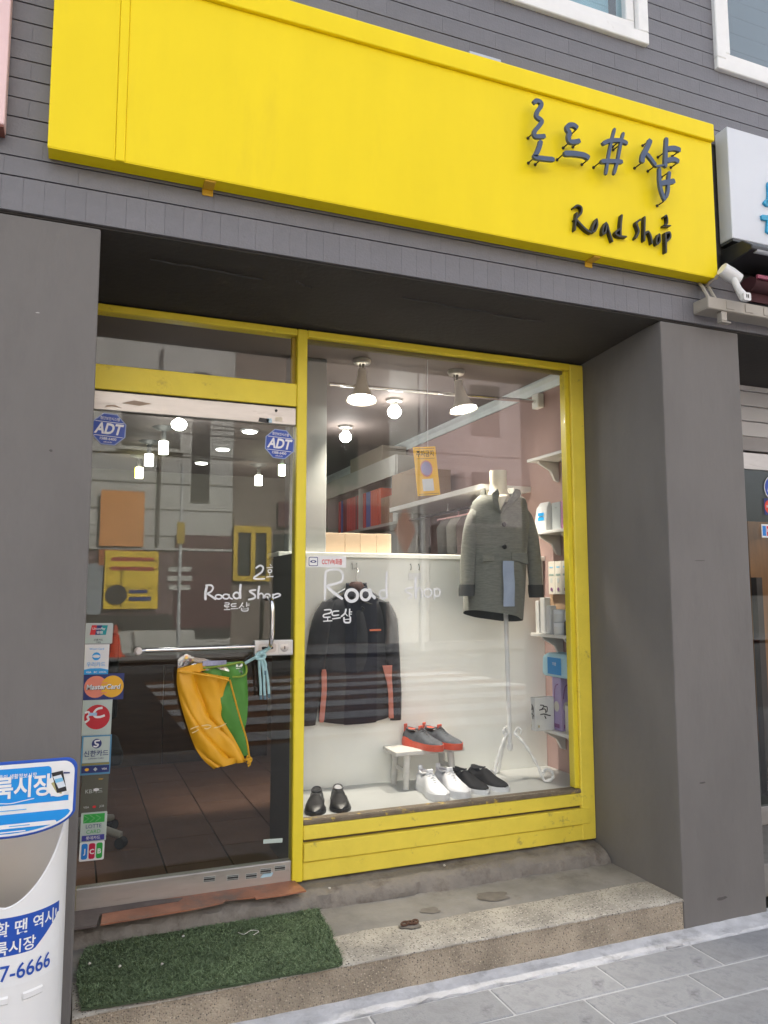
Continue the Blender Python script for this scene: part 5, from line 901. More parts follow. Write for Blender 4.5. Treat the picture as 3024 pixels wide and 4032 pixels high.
MB().tube([(2.36, 1.30, 2.03), (2.36, 2.65, 2.03)], 0.011, 10).build('rail', pm('dark rail tube', (0.04, 0.04, 0.042), 0.4), ls, smooth=True)
for y in (1.32, 2.0, 2.6): MB().tube([(2.36, y, 2.03), (2.36, y, 2.088)], 0.006, 6).build('rail_hanger', hk, ls)
for i, (y, c, lab) in enumerate(((1.42, (0.34, 0.32, 0.29), 'pale beige garment hanging under the long shelf'), (1.56, (0.09, 0.07, 0.07), 'dark brown garment hanging under the long shelf'), (1.70, (0.30, 0.29, 0.27), 'light grey garment hanging under the long shelf'), (1.84, (0.20, 0.19, 0.18), 'mid grey garment hanging under the long shelf'))):
    t = thing('hanging_garment', lab, 'garment', (2.36, y, 1.2))
    m = MB(); m.rings([[(2.36+wx*math.cos(a), y+wy*math.sin(a), z) for a in [2*math.pi*k/14 for k in range(14)]] for z, wx, wy in ((1.98, 0.03, 0.02), (1.95, 0.13, 0.03), (1.90, 0.165, 0.04), (1.6, 0.15, 0.05), (1.2, 0.16, 0.05))]); m.build('cloth', pm('garment %d' % i, c, 0.9, 0.15, 12, 0.2, 60), t, smooth=True)
    MB().tube([(2.20, y, 1.955), (2.36, y, 1.99), (2.36, y, 2.015), (2.37, y, 2.042)], 0.006, 6).build('hanger', pm('pink hanger', (0.65, 0.38, 0.38), 0.5), t)
# yellow notice hung behind the glass
tn = thing('parking_notice', 'yellow no parking notice with a ringed symbol behind the window glass', 'notice', (1.57, 0.66, 1.95))
d = Decal(on_y(1.571, 0.662, 2.077, R(6))); d.base(flat('notice yellow', (0.78, 0.42, 0.02)), rectP(0.125, 0.245))
d.rect(black, -0.056, 0.056, 0.112, 0.114); d.text(black, '주차금지', 0, 0.088, 0.034, 0.01, sx=.8); d.rect(black, -0.05, 0.05, 0.062, 0.0635); d.poly(flat('notice red', (0.55, 0.20, 0.18)), circ(0, 0.012, 0.034, 24, .042)); d.poly(flat('notice lilac', (0.27, 0.24, 0.40)), circ(0, 0.012, 0.028, 24, .035)); d.rect(flat('notice white', (0.6, 0.6, 0.6)), -0.03, 0.03, -0.10, -0.04); d.rect(black, -0.056, 0.056, -0.116, -0.114); d.build('notice_sheet', tn)
MB().tube([(1.58, 0.664, 2.20), (1.582, 0.664, 2.646)], 0.0012, 5).build('string', white, tn)

# inside the door: counter and swivel chair
ctr = thing('shop_counter', 'dark brown wooden counter standing inside the shop', 'counter', (0.7, 3.6, 0.2))
cwm = pm('dark walnut', (0.060, 0.030, 0.018), 0.5, 0.3, 3, stretch=(1, 1, 8))
bx('worktop', 0.20, 1.45, 3.25, 3.85, 0.93, 0.965, cwm, ctr, bev=0.003)
for x in (0.22, 0.62, 1.02): bx('front_board', x, x+0.395, 3.30, 3.33, 0.206, 0.929, cwm, ctr, bev=0.003)
bx('end_board', 0.22, 0.25, 3.331, 3.80, 0.206, 0.929, cwm, ctr); bx('end_board', 1.39, 1.415, 3.331, 3.80, 0.206, 0.929, cwm, ctr)
ch = thing('swivel_chair', 'black swivel chair with a pale wheeled foot behind the card stickers', 'chair', (-0.02, 1.58, 0.2))
cpl = pm('pale chair plastic', (0.42, 0.40, 0.36), 0.5); cbk = pm('black chair fabric', (0.02, 0.02, 0.022), 0.9)
for k in range(5):
    a = -0.55+k*2*math.pi/5; ex, ey = -0.02+0.29*math.cos(a), 1.58+0.29*math.sin(a)
    o = MB().tube([(-0.02, 1.58, 0.30), (-0.02+0.16*math.cos(a), 1.58+0.16*math.sin(a), 0.295), (ex, ey, 0.265)], [0.026, 0.022, 0.018], 10).build('foot', cpl, ch, smooth=True)
    link('caster', MB().tube([(ex-0.02*math.sin(a), ey+0.02*math.cos(a), 0.230), (ex+0.02*math.sin(a), ey-0.02*math.cos(a), 0.230)], 0.027, 14).mesh('caster', cbk, smooth=True), o)
MB().tube([(-0.02, 1.58, 0.29), (-0.02, 1.58, 0.62)], 0.024, 12).build('column', cbk, ch, smooth=True)
MB().box(-0.26, 0.22, 1.34, 1.82, 0.62, 0.70).build('seat', cbk, ch, bev=0.03, seg=3)
MB().box(-0.25, 0.21, 1.80, 1.86, 0.78, 1.25).build('backrest', cbk, ch, bev=0.025, seg=3)
MB().tube([(-0.02, 1.78, 0.65), (-0.02, 1.84, 0.85)], 0.018, 8).build('back_stem', cbk, ch)
# ================================================================ THINGS IN FRONT
# drawstring bags on the door
def ripple(x, z, s): return 0.8*noise.noise(Vector((x*11+z*6+s, z*2.5-x*2, s)))+0.18*noise.noise(Vector((x*26+z*14, z*9-x*8, s+4)))
def bag(Le, Re, n, mc, yc, th, amp, seed, dip=0.0, notch=0.0):
    a, b = lerp_edge(smooth_pts(Le, 3), n), lerp_edge(smooth_pts(Re, 3), n); m = MB(); rr = []
    for i in range(n+1):
        v = i/n; ring = []
        for j in range(2*mc):
            u = j/mc if j <= mc else 2-j/mc; front = j <= mc
            x = a[i][0]+(b[i][0]-a[i][0])*u; z = a[i][1]+(b[i][1]-a[i][1])*u
            if i == n and notch: z += notch*math.sin(math.pi*u)
            if v < 0.12 and dip: z += -dip*math.sin(math.pi*u)*(1-v/0.12)*(1 if not front else 1)
            k = math.sin(math.pi*u)**0.6; crease = abs(math.sin((u*1.15-v*1.0+0.18)*6.0))
            yo = yc-(th*k*(0.45+0.55*math.sin(math.pi*min(1, v*1.1+0.15))) + amp*k*(ripple(x, z, seed)*1.5-0.5*(1-crease)**3)) if front else yc+th*0.35*k
            ring.append((x, yo, z))
        rr.append(ring)
    return m.rings(rr)
yb = pm('yellow nylon', (0.72, 0.36, 0.012), 0.45, 0.06, 9, 0.05, 120); gb = pm('green nylon', (0.075, 0.25, 0.035), 0.5, 0.08, 9, 0.05, 120)
gbt = thing('drawstring_bag', 'green nylon drawstring bag hanging behind the yellow one', 'bag', (0.6, 0.59, 0.74))
bag(GRN_L, GRN_R, 34, 22, 0.587, 0.020, 0.020, 11).build('bag_body', gb, gbt, smooth=True)
m = MB().tube(smooth_pts([(0.478, 0.566, 1.158), (0.53, 0.556, 1.163), (0.59, 0.556, 1.170), (0.640, 0.566, 1.176), (0.662, 0.575, 1.160), (0.660, 0.560, 1.130), (0.635, 0.552, 1.118), (0.600, 0.552, 1.118)], 4), 0.0045, 6); m.build('hem_cord', pm('olive cord', (0.22, 0.32, 0.04), 0.7), gbt, smooth=True)
ybt = thing('drawstring_bag', 'yellow nylon drawstring bag hanging on the glass door', 'bag', (0.52, 0.56, 0.74))
bag(YEL_L, YEL_R, 44, 34, 0.560, 0.030, 0.030, 3, 0.0, 0.035).build('bag_body', yb, ybt, smooth=True)
MB().prism([(0.372, 1.160), (0.474, 1.181), (0.492, 1.150), (0.44, 1.135)], 0.566, 0.572).build('back_flap', yb, ybt, bev=0.002)
MB().tube([(0.372, 0.548, 1.150), (0.44, 0.528, 1.140), (0.52, 0.522, 1.124), (0.588, 0.540, 1.104)], 0.004, 6).build('hem', yb, ybt, smooth=True)
MB().tube(smooth_pts([(0.586, 0.535, 1.108), (0.605, 0.536, 1.04), (0.635, 0.538, 0.94), (0.662, 0.542, 0.86), (0.676, 0.548, 0.79), (0.682, 0.552, 0.752), (0.672, 0.552, 0.742)], 4), 0.004, 6).build('drawstring', pm('gold cord', (0.62, 0.33, 0.015), 0.6), ybt, smooth=True)
m = MB()
for k in range(4): m.tube(smooth_pts([(0.665, 0.545, 0.775), (0.672+0.012*math.cos(k*1.7), 0.538, 0.775+0.014*math.sin(k*1.7)), (0.684, 0.545, 0.762+0.006*k), (0.668, 0.540, 0.755)], 4), 0.004, 6)
m.build('knot', pm('gold cord', (0, 0, 0)), ybt, smooth=True)
prt = pm('faded white print', (0.74, 0.56, 0.28), 0.6)
d = []
for k, (p) in enumerate(([(0.425, 0.917), (0.445, 0.924), (0.46, 0.928)], [(0.47, 0.928), (0.495, 0.930), (0.51, 0.924)], [(0.52, 0.916), (0.55, 0.922), (0.572, 0.932)], [(0.432, 0.902), (0.448, 0.908), (0.458, 0.914)], [(0.482, 0.917), (0.495, 0.915), (0.508, 0.921)])):
    MB().ribbon(0.0035, p, 0.5170+0.004*(k == 0), 0.5195).build('faded_print', prt, ybt)
pl = pm('clear film', (0.55, 0.58, 0.62), 0.15, 0.2, 30)
plm = glass_mat('plastic film', (0.86, 0.88, 0.90), 0.22)
fb = thing('plastic_packet', 'crumpled clear plastic packet tucked above the bags', 'packet', (0.5, 0.58, 1.17))
m = MB(); rows = [[(0.375+0.034*i, 0.574+0.016*noise.noise(Vector((i*0.9, k*0.8, 2))), 1.150+0.022*k+0.018*noise.noise(Vector((i*0.7, k, 9)))-(0.012*abs(i-1.5) if k > 1 else 0)) for i in range(9)] for k in range(4)]; m.rings(rows, closed=False); m.build('film', plm, fb, smooth=True, fix=False)
bx('label_strip', 0.475, 0.575, 0.560, 0.562, 1.168, 1.188, pm('lilac packet label', (0.30, 0.30, 0.42), 0.5, 0.3, 40), fb)
cd_ = pm('pale blue cord', (0.36, 0.55, 0.56), 0.7, 0.08, 40); tip = pm('dark cord tip', (0.09, 0.16, 0.20), 0.4)
ck = thing('knotted_cord', 'pale blue flat cord knotted round the door lock', 'cord', (0.72, 0.56, 1.02))
m = MB(); m.tube(smooth_pts([(0.757, 0.530, 1.240), (0.745, 0.550, 1.225), (0.72, 0.552, 1.205), (0.690, 0.556, 1.192), (0.655, 0.562, 1.172)], 4), 0.007, 8); m.tube(smooth_pts([(0.757, 0.566, 1.232), (0.735, 0.558, 1.222), (0.705, 0.548, 1.210), (0.700, 0.545, 1.195), (0.725, 0.543, 1.190), (0.738, 0.545, 1.205), (0.720, 0.543, 1.215), (0.703, 0.548, 1.198)], 4), 0.0075, 8); m.build('knot', cd_, ck, smooth=True)
for pts in ([(0.712, 0.545, 1.195), (0.715, 0.548, 1.15), (0.722, 0.552, 1.08), (0.724, 0.555, 1.036)], [(0.722, 0.545, 1.190), (0.735, 0.550, 1.13), (0.738, 0.552, 1.07), (0.742, 0.555, 1.034)], [(0.732, 0.545, 1.192), (0.748, 0.55, 1.13), (0.756, 0.552, 1.08), (0.760, 0.555, 1.040)], [(0.728, 0.542, 1.195), (0.742, 0.545, 1.165), (0.740, 0.548, 1.14)]):
    o = MB().tube(smooth_pts(pts, 4), 0.0058, 8).build('strand', cd_, ck, smooth=True); e = pts[-1]
    link('tip', MB().tube([e, (e[0]+0.001, e[1], e[2]-0.018)], 0.0056, 8).mesh('tip', tip), o)
MB().tube([(0.690, 0.590, 1.205), (0.665, 0.585, 1.19), (0.650, 0.58, 1.175)], 0.003, 6).build('black_loop', dark, ck)
# artificial grass mat
gm = thing('grass_mat', 'green artificial grass mat lying on the step before the door', 'mat', (0.48, 0.27, 0.14))
poly = [(0.030, 0.012), (0.12, 0.002), (0.22, -0.004), (0.30, -0.014), (0.42, -0.010), (0.52, -0.020), (0.66, -0.016), (0.80, -0.026), (0.89, -0.022), (0.908, -0.008), (0.922, 0.06), (0.931, 0.16), (0.948, 0.25), (0.955, 0.37), (0.966, 0.478), (0.86, 0.484), (0.70, 0.474), (0.55, 0.482), (0.40, 0.478), (0.22, 0.484), (0.05, 0.468), (0.026, 0.36), (0.018, 0.22), (0.026, 0.12)]
MB().prism(poly, 0.1415, 0.149, ax='z').build('backing', pm('mat backing', (0.05, 0.075, 0.038), 0.9), gm)
def inside(x, y):
    c = False
    for (x0, y0), (x1, y1) in zip(poly, poly[1:]+poly[:1]):
        if (y0 > y) != (y1 > y) and x < (x1-x0)*(y-y0)/(y1-y0)+x0: c = not c
    return c
def blades(n, seed, m_):
    random.seed(seed); V = []; Fc = []
    while len(Fc) < n:
        x, y = random.uniform(0.0, 0.99), random.uniform(-0.03, 0.49)
        if not inside(x, y): continue
        wear = noise.noise(Vector((x*5, y*5, 3)))
        if x < 0.30 and y > 0.28 and random.random() < 0.75*(1-x/0.30)+0.2: continue
        h = random.uniform(0.003, 0.008)*(1+0.45*wear); a = random.uniform(0, 6.283); w_ = 0.0018; lx, ly = random.gauss(0, 0.008), random.gauss(0, 0.008)-0.003
        k = len(V); dx, dy = w_*math.cos(a), w_*math.sin(a)
        V += [(x-dx, y-dy, 0.148), (x+dx, y+dy, 0.148), (x+lx+dx*.4, y+ly+dy*.4, 0.149+h), (x+lx-dx*.4, y+ly-dy*.4, 0.149+h)]; Fc.append((k, k+1, k+2, k+3))
    b = MB(); b.v = V; b.f = Fc; b.m = [0]*len(Fc); o = b.build('blades', m_, gm, fix=False); o['kind'] = 'stuff'
blades(26000, 1, pm('plastic grass dark', (0.125, 0.180, 0.092), 0.6, 0.3, 14)); blades(17000, 2, pm('plastic grass light', (0.185, 0.260, 0.140), 0.6, 0.3, 9))
random.seed(5)
scr = pm('paper bits', (0.62, 0.60, 0.56), 0.8)
for x, y, lab in ((0.40, 0.40, 'tiny white litter scrap near the copper sheet end of the mat'), (0.06, 0.30, 'tiny white litter scrap at the worn left end of the mat'), (0.16, 0.24, 'tiny white litter scrap second from the left on the mat'), (0.30, 0.20, 'tiny white litter scrap in the middle of the grass mat')):
    tag(MB().lathe([(0, 0), (0.004, 0.001), (0.006, 0.004), (0.003, 0.007), (0, 0.008)], (x, y, 0.156), 6).build('litter_scrap', scr, None, jit=0.001), lab, 'litter', 'white scraps on the grass mat')
tag(MB().tube(smooth_pts([(0.60, 0.345, 0.163), (0.618, 0.315, 0.165), (0.645, 0.335, 0.166), (0.668, 0.335, 0.164), (0.675, 0.32, 0.163), (0.65, 0.30, 0.163)], 3), 0.0013, 5).build('plastic_thread', scr, None), 'thin white plastic thread curled on the grass mat', 'litter')
ring = thing('rusty_chain', 'short rusty chain link stub on the terrazzo step', 'chain', (1.262, 0.205, 0.14))
rust = pm('rust', (0.085, 0.040, 0.024), 0.8, 0.3, 60)
for cx, rz, tl in ((1.246, 0.4, 0.25), (1.272, -0.3, 0.1), (1.290, 0.5, 0.3)):
    M_ = Matrix.Rotation(rz, 3, 'Z') @ Matrix.Rotation(tl, 3, 'X')
    MB().tube([Vector((cx, 0.207, 0.1485))+M_ @ Vector((0.018*math.cos(t*math.pi/8), 0.010*math.sin(t*math.pi/8), 0)) for t in range(17)], 0.004, 6).build('link', rust, ring, smooth=True)
for x, y, z, lab in ((1.03, 0.525, 0.204, 'white pebble on the ledge close to the door post'), (1.60, 0.56, 0.214, 'white pebble on the ledge below the middle of the boards')): tag(MB().lathe([(0, 0), (0.005, 0.001), (0.007, 0.004), (0, 0.007)], (x, y, z), 7).build('pebble', scr, None, jit=0.001), lab, 'pebble', 'white pebbles on the ledge')
# free newspaper dispenser ---------------------------------------
DX, DY, DR = -0.178, -0.30, 0.147
dp = thing('newspaper_dispenser', 'white plastic newspaper dispenser tube with a blue printed header', 'dispenser', (DX, DY, 0.0))
wp = pm('white moulded plastic', (0.80, 0.795, 0.79), 0.38, 0.03, 3); wpi = pm('cream inner plastic', (0.80, 0.75, 0.69), 0.5, 0.03, 3)
def ztop(a):
    t = abs(a)/R(78)
    return 0.650+0.215*t**1.6 if t < 1 else min(0.915, 0.865+0.3*(t-1))
def shell(r, name, m_, n=72, zn=14):
    rows = []
    for k in range(zn+1): rows.append([(DX+r*math.sin(2*math.pi*i/n-math.pi), DY-r*math.cos(2*math.pi*i/n-math.pi), 0.02+(ztop(2*math.pi*i/n-math.pi)-0.02)*k/zn) for i in range(n)])
    return MB().rings(rows, cap=False).build(name, m_, dp, smooth=True)
shell(DR, 'tube', wp); shell(DR-0.006, 'inner_tube', wpi)
n = 72; m = MB(); rows = [[(DX+r*math.sin(2*math.pi*i/n-math.pi), DY-r*math.cos(2*math.pi*i/n-math.pi), ztop(2*math.pi*i/n-math.pi)+dz) for i in range(n)] for r, dz in ((DR, 0), (DR-0.003, 0.003), (DR-0.006, 0))]; m.rings(rows, cap=False); m.build('rim', wp, dp, smooth=True)
MB().lathe([(0.0, 0.0), (0.175, 0.0), (0.178, 0.012), (0.15, 0.022), (0.0, 0.022)], (DX, DY, 0), 40).build('base', pm('grey base', (0.25, 0.25, 0.26), 0.6), dp, smooth=True)
for a in (-0.35, 0.35): MB().lathe([(0.0, 0), (0.006, 0), (0.006, 0.003), (0, 0.004)], (DX+(DR-0.010)*math.sin(a), DY-(DR-0.010)*math.cos(a), 0.664), 8, M=Matrix.Rotation(R(-90), 3, 'X')).build('rivet', dark, dp)
def cyl(u, v, d_): a = u/DR; return (DX+(DR+d_)*math.sin(a), DY-(DR+d_)*math.cos(a), v)
d = Decal(cyl, 0.0004, 0.0004)
def band(m_, zt, zb, u0, u1, nn=40):
    d.d += d.st
    for i in range(nn):
        a, b = u0+(u1-u0)*i/nn, u0+(u1-u0)*(i+1)/nn
        d.mb.add([d.fn(a, zb(a), d.d), d.fn(b, zb(b), d.d), d.fn(b, zt(b), d.d), d.fn(a, zt(a), d.d)], [(0, 1, 2, 3)], d.mi(m_))
dblue = flat('dispenser blue', (0.012, 0.075, 0.42)); azure = flat('dispenser azure', (0.005, 0.28, 0.75)); lemon = flat('dispenser yellow', (0.80, 0.70, 0.05))
band(white, lambda u: 0.632, lambda u: 0.455, -0.19, 0.165); band(dblue, lambda u: 0.628+0.0*u, lambda u: 0.532 if u < 0.075 else 0.532+(u-0.075)*0.85 if u < 0.15 else 0.60, -0.16, 0.158)
d.text(white, '할 땐 역시!', 0.062, 0.600, 0.040, 0.016, sx=0.95, ax=0.5); d.text(lemon, '구', -0.052, 0.601, 0.040, 0.016, ax=0.5); d.text(white, '벼룩시장', 0.012, 0.553, 0.037, 0.016, ax=0.5); d.text(dblue, '1577-6666', 0.028, 0.490, 0.054, 0.012, sx=0.88, ax=0.5)
d.build('wrap_label', dp, 'blue and white wrapped label with Korean slogan and phone number')
for a in (-0.25, 0.35): 
    m = MB(); m.rings([[ (DX+(DR+e)*math.sin(a+k*0.09), DY-(DR+e)*math.cos(a+k*0.09), z) for k in range(5)] for e, z in ((0.0, 0.432), (0.004, 0.428), (0.004, 0.415), (0.0, 0.411))], closed=False); m.build('moulded_tab', wp, dp, smooth=True)
HX, HZ, HW = -0.178, 0.83, 0.163
def head(sx, ins):
    w_ = HW-ins; P = []
    zt, zs = 1.028-ins, 0.895
    for k in range(7): t = R(90*k/6); P.append((w_-0.028+0.028*math.cos(t), zt-0.028+0.028*math.sin(t)))
    for k in range(7): t = R(90+90*k/6); P.append((-w_+0.028+0.028*math.cos(t), zt-0.028+0.028*math.sin(t)))
    for k in range(1, 22): t = R(180+180*k/22); P.append((w_*math.cos(t), zs+(zs-HZ-ins)*math.sin(t)))
    return P
d = Decal(lambda u, v, q: (HX+u, -0.4555-0.0-q+0.10*u*u*8*0.12, v), 0.0006, 0.0005)
hp = head(1, 0)
MB().prism([(HX+u, v) for u, v in hp], -0.4550, -0.4440).build('header_board', dblue, dp, bev=0.003)
d = Decal(lambda u, v, q: (HX+u, -0.4550-q, v), 0.0002, 0.0004)
d.poly(white, head(1, 0.007)); 
top = [(-0.14, 0.925), (0.085, 0.925)]; d.poly(azure, rrect(-0.148, 0.098, 0.916, 1.010, 0.010)); d.poly(azure, [(-0.148, 0.916), (0.143, 0.916), (0.143, 0.930), (-0.148, 0.930)])
arc = [(u, v) for u, v in head(1, 0.013) if v < 0.890]; d.poly(azure, [(0.142, 0.884)]+[(-0.142, 0.884)][:0]+[(u, v) for u, v in reversed(arc)][:]+[(-0.142, 0.878)] if False else [(0.143, 0.893), (-0.143, 0.893)]+arc)
d.text(white, '많은 사람들의 생활정보시장', -0.008, 0.990, 0.0135, 0.012, sx=0.9); d.text(white, '벼룩시장', 0.008, 0.962, 0.060, 0.026, sx=0.86); d.stroke(white, 0.0022, [(-0.03, 0.924), (0.0, 0.921), (0.03, 0.925), (0.058, 0.929)])
d.rect(sky_b, -0.12, 0.04, 0.902, 0.904); d.poly(white, rrect(-0.11, 0.115, 0.857, 0.868, 0.005)); d.rect(white, -0.045, 0.04, 0.847, 0.850); d.rect(white, -0.06, 0.06, 0.842, 0.8435, False); d.rect(sky_b, 0.0, 0.05, 0.8615, 0.8635)
d.poly(white, circ(0.118, 0.958, 0.030, 22)); d.poly(flat('khaki', (0.45, 0.40, 0.18)), [(0.098, 0.965), (0.112, 0.940), (0.125, 0.935), (0.128, 0.955), (0.115, 0.972)])
def phone(m_, s_): d.poly(m_, [(0.098+(1-s_)*.004, 0.992-(1-s_)*.01), (0.126-(1-s_)*.004, 0.996-(1-s_)*.01), (0.138-(1-s_)*.003, 0.942+(1-s_)*.012), (0.114+(1-s_)*.003, 0.938+(1-s_)*.012)])
phone(black, 1); phone(flat('screen white', (0.7, 0.74, 0.8)), 0); d.poly(cb, [(0.107, 0.975), (0.126, 0.978), (0.128, 0.968), (0.109, 0.965)]); d.poly(navy, [(0.128, 0.992), (0.144, 0.991), (0.144, 0.987), (0.128, 0.988)])
d.build('header_print', dp, 'blue and white printed header with Korean title')
MB().box(HX-0.10, HX+0.10, -0.4435, -0.30, 0.955, 0.962).build('header_bracket', wp, dp)

# ================================================================ ACROSS THE STREET (seen only in the glass)
def facade(name, lab, x0, x1, z1, m_, parts):
    t = thing(name, lab, 'building', ((x0+x1)/2, -17.2, 0)); bx('wall', x0, x1, -26, -17.0, -0.15, z1, m_, t)
    for p in parts: bx(p[0], *p[1:7], p[7], t)
pale = pm('pale siding', (0.46, 0.45, 0.43), 0.7, 0.08, 1); seam = pm('siding seam', (0.12, 0.11, 0.10), 0.8); dkp = pm('dark panel', (0.045, 0.04, 0.038), 0.6); yw = pm('yellow window paint', (0.62, 0.42, 0.02), 0.5); mar = pm('maroon cladding', (0.10, 0.035, 0.04), 0.6, 0.15, 3); dg = pm('dark far glass', (0.03, 0.035, 0.035), 0.5, spec=0.2); bone = pm('bone white wall', (0.50, 0.49, 0.46), 0.7)
parts = [('seam', -8, 3.94, -17.0, -16.985, z, z+0.025, seam) for z in (2.95, 3.65, 4.35, 5.1, 5.9)]
parts += [('downpipe_panel', 2.84, 3.30, -17.0, -16.95, 3.9, 7.5, dkp), ('cladding', 2.45, 3.94, -17.0, -16.93, 0.55, 3.0, mar), ('cladding', -8, 2.44, -17.0, -16.96, 0.9, 2.60, pm('mauve cladding', (0.17, 0.11, 0.11), 0.6)), ('dark_base', -8, 3.94, -17.0, -16.94, 0.3, 0.88, dkp), ('rail', -8, 3.94, -16.95, -16.90, 2.58, 2.64, pale), ('low_wall', -0.8, 2.9, -16.9, -16.2, -0.01, 0.50, bone)]
gbl = pm('grey blue panel', (0.28, 0.31, 0.34), 0.6)
parts += [('shop_panel', -0.6, 0.66, -16.95, -16.88, 0.92, 2.2, gbl), ('orange_panel', 0.55, 1.62, -16.95, -16.87, 2.66-0.5, 2.57, pm('deep orange panel', (0.36, 0.10, 0.02), 0.6))]
for k_, (a_, b_) in enumerate(((2.28, 2.88), (2.26, 2.90), (2.30, 2.86))): parts.append(('white_lettering', a_, b_, -16.955, -16.925 if a_ < 2.45 else -16.92, 2.02-k_*0.24, 2.15-k_*0.24, bone))
for a_ in (-6.5, -4.0, -1.4, 1.0): parts += [('window_pane', a_, a_+1.5, -16.99, -16.97, 5.3, 6.8, dg), ('window_sill', a_-0.1, a_+1.6, -16.97, -16.88, 5.2, 5.29, bone)]
parts += [('cable_duct', 1.95, 2.02, -16.98, -16.92, 2.7, 8.0, seam), ('shutter_box', -3.2, -0.9, -16.95, -16.7, 2.0, 2.5, bone), ('shutter', -3.1, -1.0, -16.93, -16.90, 0.0, 1.99, gbl)]
facade('pale_building', 'pale sided building across the street, mirrored in the door glass', -8, 3.95, 12.5, pale, parts)
yf = [('window_frame', 3.98, 5.0, -17.0, -16.88, 1.78, 1.92, yw), ('window_frame', 3.98, 5.0, -17.0, -16.88, 3.10, 3.28, yw), ('window_frame', 3.98, 4.10, -17.0, -16.88, 1.921, 3.099, yw), ('window_frame', 4.45, 4.57, -17.0, -16.88, 1.921, 3.099, yw), ('window_frame', 4.88, 5.0, -17.0, -16.88, 1.921, 3.099, yw), ('window_pane', 4.11, 4.44, -17.0, -16.95, 1.921, 3.099, dg), ('window_pane', 4.58, 4.87, -17.0, -16.95, 1.921, 3.099, dg)]
yf += [('window_pane', 6.2, 7.6, -17.0, -16.95, 4.6, 6.0, dg), ('sign_band', 5.2, 8.5, -17.0, -16.9, 3.3, 4.0, mar), ('window_pane', 5.1, 8.5, -17.0, -16.95, 0.05, 3.1, dg)]
facade('brown_brick_building', 'brown brick building with a yellow window frame across the street', 3.96, 8.6, 10.5, brick_mat('brown brick', (0.16, 0.12, 0.10), (0.22, 0.17, 0.14), (0.30, 0.28, 0.26)), yf)
yf = [('window_pane', 11.4, 12.4, -17.0, -16.95, 3.6, 5.2, dg), ('window_pane', 13.2, 14.6, -17.0, -16.95, 3.6, 5.2, dg), ('sign_band', 10.0, 16, -17.0, -16.9, 2.9, 3.5, dkp), ('window_pane', 9.9, 19.0, -17.0, -16.95, 0.05, 2.85, dg), ('window_pane', 11.4, 12.4, -17.0, -16.95, 6.4, 8.0, dg)]
facade('grey_brick_building', 'grey mauve brick building across the street, mirrored in the window', 9.8, 20, 11.0, brick_mat('mauve brick', (0.24, 0.20, 0.21), (0.32, 0.28, 0.29), (0.45, 0.43, 0.42)), yf)
facade('white_building', 'white building standing back between the brick ones across the street', 8.61, 9.79, 9.0, bone, [])
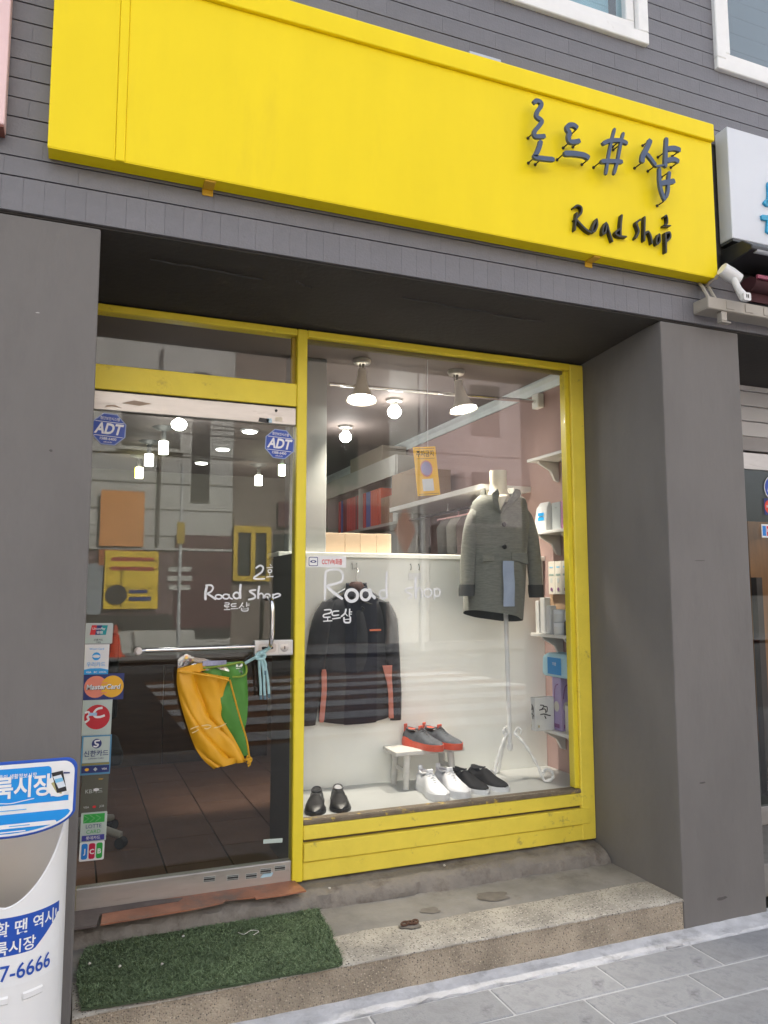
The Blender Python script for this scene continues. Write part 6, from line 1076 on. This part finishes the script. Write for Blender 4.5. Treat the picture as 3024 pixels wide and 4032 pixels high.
for nm, lab, (x0, x1, z0, z1), m_ in (('orange_banner', 'orange banner on the pale building across the street', (0.55, 1.62, 2.66, 4.1), pm('orange banner', (0.70, 0.30, 0.09), 0.6)), ('yellow_banner', 'yellow banner on the pale building across the street', (0.70, 2.02, 1.05, 2.54), pm('yellow banner', (0.80, 0.55, 0.03), 0.6))):
    t = thing(nm, lab, 'banner', ((x0+x1)/2, -16.85, z0)); bx('cloth', x0, x1, -16.86, -16.84, z0, z1, m_, t)
    if nm[0] == 'y':
        m = MB()
        for a, b, q in ((0.85, 1.9, 2.33), (0.85, 1.9, 2.08)): m.box(a, b, -16.8395, -16.835, q-.05, q+.05)
        m.build('print_bar', pm('banner red', (0.5, 0.06, 0.03), 0.6), t)
        m = MB().lathe([(0.0, 0), (0.20, 0), (0.26, 0.02), (0.26, 0.03), (0.0, 0.03)], (0, 0, 0), 20, M=Matrix.Rotation(R(-90), 3, 'X')); m.v = [(x+1.0, y-16.838, z+1.42) for x, y, z in m.v]; m.build('print_disc', dkp, t)
        m = MB(); m.box(1.3, 1.85, -16.8395, -16.835, 1.25, 1.36); m.box(1.3, 1.75, -16.8395, -16.835, 1.45, 1.55); m.build('print_bar', navy, t)
pt = thing('sign_pole', 'street pole with a warning diamond across the street', 'pole', (8.34, -13.0, -0.01))
MB().tube([(8.34, -14.2, -0.01), (8.34, -14.2, 9.0)], 0.07, 12).build('pole', pm('galvanised pole', (0.55, 0.56, 0.57), 0.4), pt, smooth=True)
MB().prism([(7.85, 3.7), (7.55, 3.05), (7.85, 2.4), (8.15, 3.05)], -14.12, -14.10).build('diamond', pm('faded diamond', (0.55, 0.30, 0.22), 0.6), pt)
bx('arm', 7.8, 8.33, -14.19, -14.16, 3.02, 3.08, pm('galvanised pole', (0, 0, 0)), pt)
tp_ = thing('utility_pole', 'thin grey utility pole on the far pavement near the cone', 'pole', (2.24, -14.3, -0.01))
MB().tube([(2.24, -14.3, -0.01), (2.24, -14.3, 4.4)], [0.045, 0.035], 10).build('shaft', pm('galvanised pole', (0, 0, 0)), tp_, smooth=True)
bx('sign_plate', 2.15, 2.33, -14.26, -14.24, 2.6, 3.1, pm('pole plate', (0.5, 0.35, 0.05), 0.6), tp_)
cn = thing('traffic_cone', 'orange red traffic cone on the far pavement', 'cone', (0.93, -15.2, -0.01))
MB().lathe([(0.0, 0.03), (0.17, 0.03), (0.035, 0.72), (0.0, 0.73)], (0.93, -15.2, -0.01), 20).build('cone_body', pm('cone red', (0.65, 0.08, 0.03), 0.5), cn, smooth=True)
bx('base', 0.72, 1.14, -15.41, -14.99, -0.01, 0.025, pm('cone red', (0, 0, 0)), cn)
for z, s_ in ((4.45, 0.25), (5.2, 0.4), (4.9, 0.1)):
    tag(MB().tube([(-14+i*2.0, -13.6, z-s_*math.sin(math.pi*((i % 8)/8))+0.02*i) for i in range(17)], 0.014, 6).build('overhead_cable', dkp, None), ('lowest overhead cable along the far pavement', 'highest overhead cable along the far pavement', 'middle overhead cable along the far pavement')[(4.45, 5.2, 4.9).index(z)], 'cable')
bpy.data.objects.remove(_to)
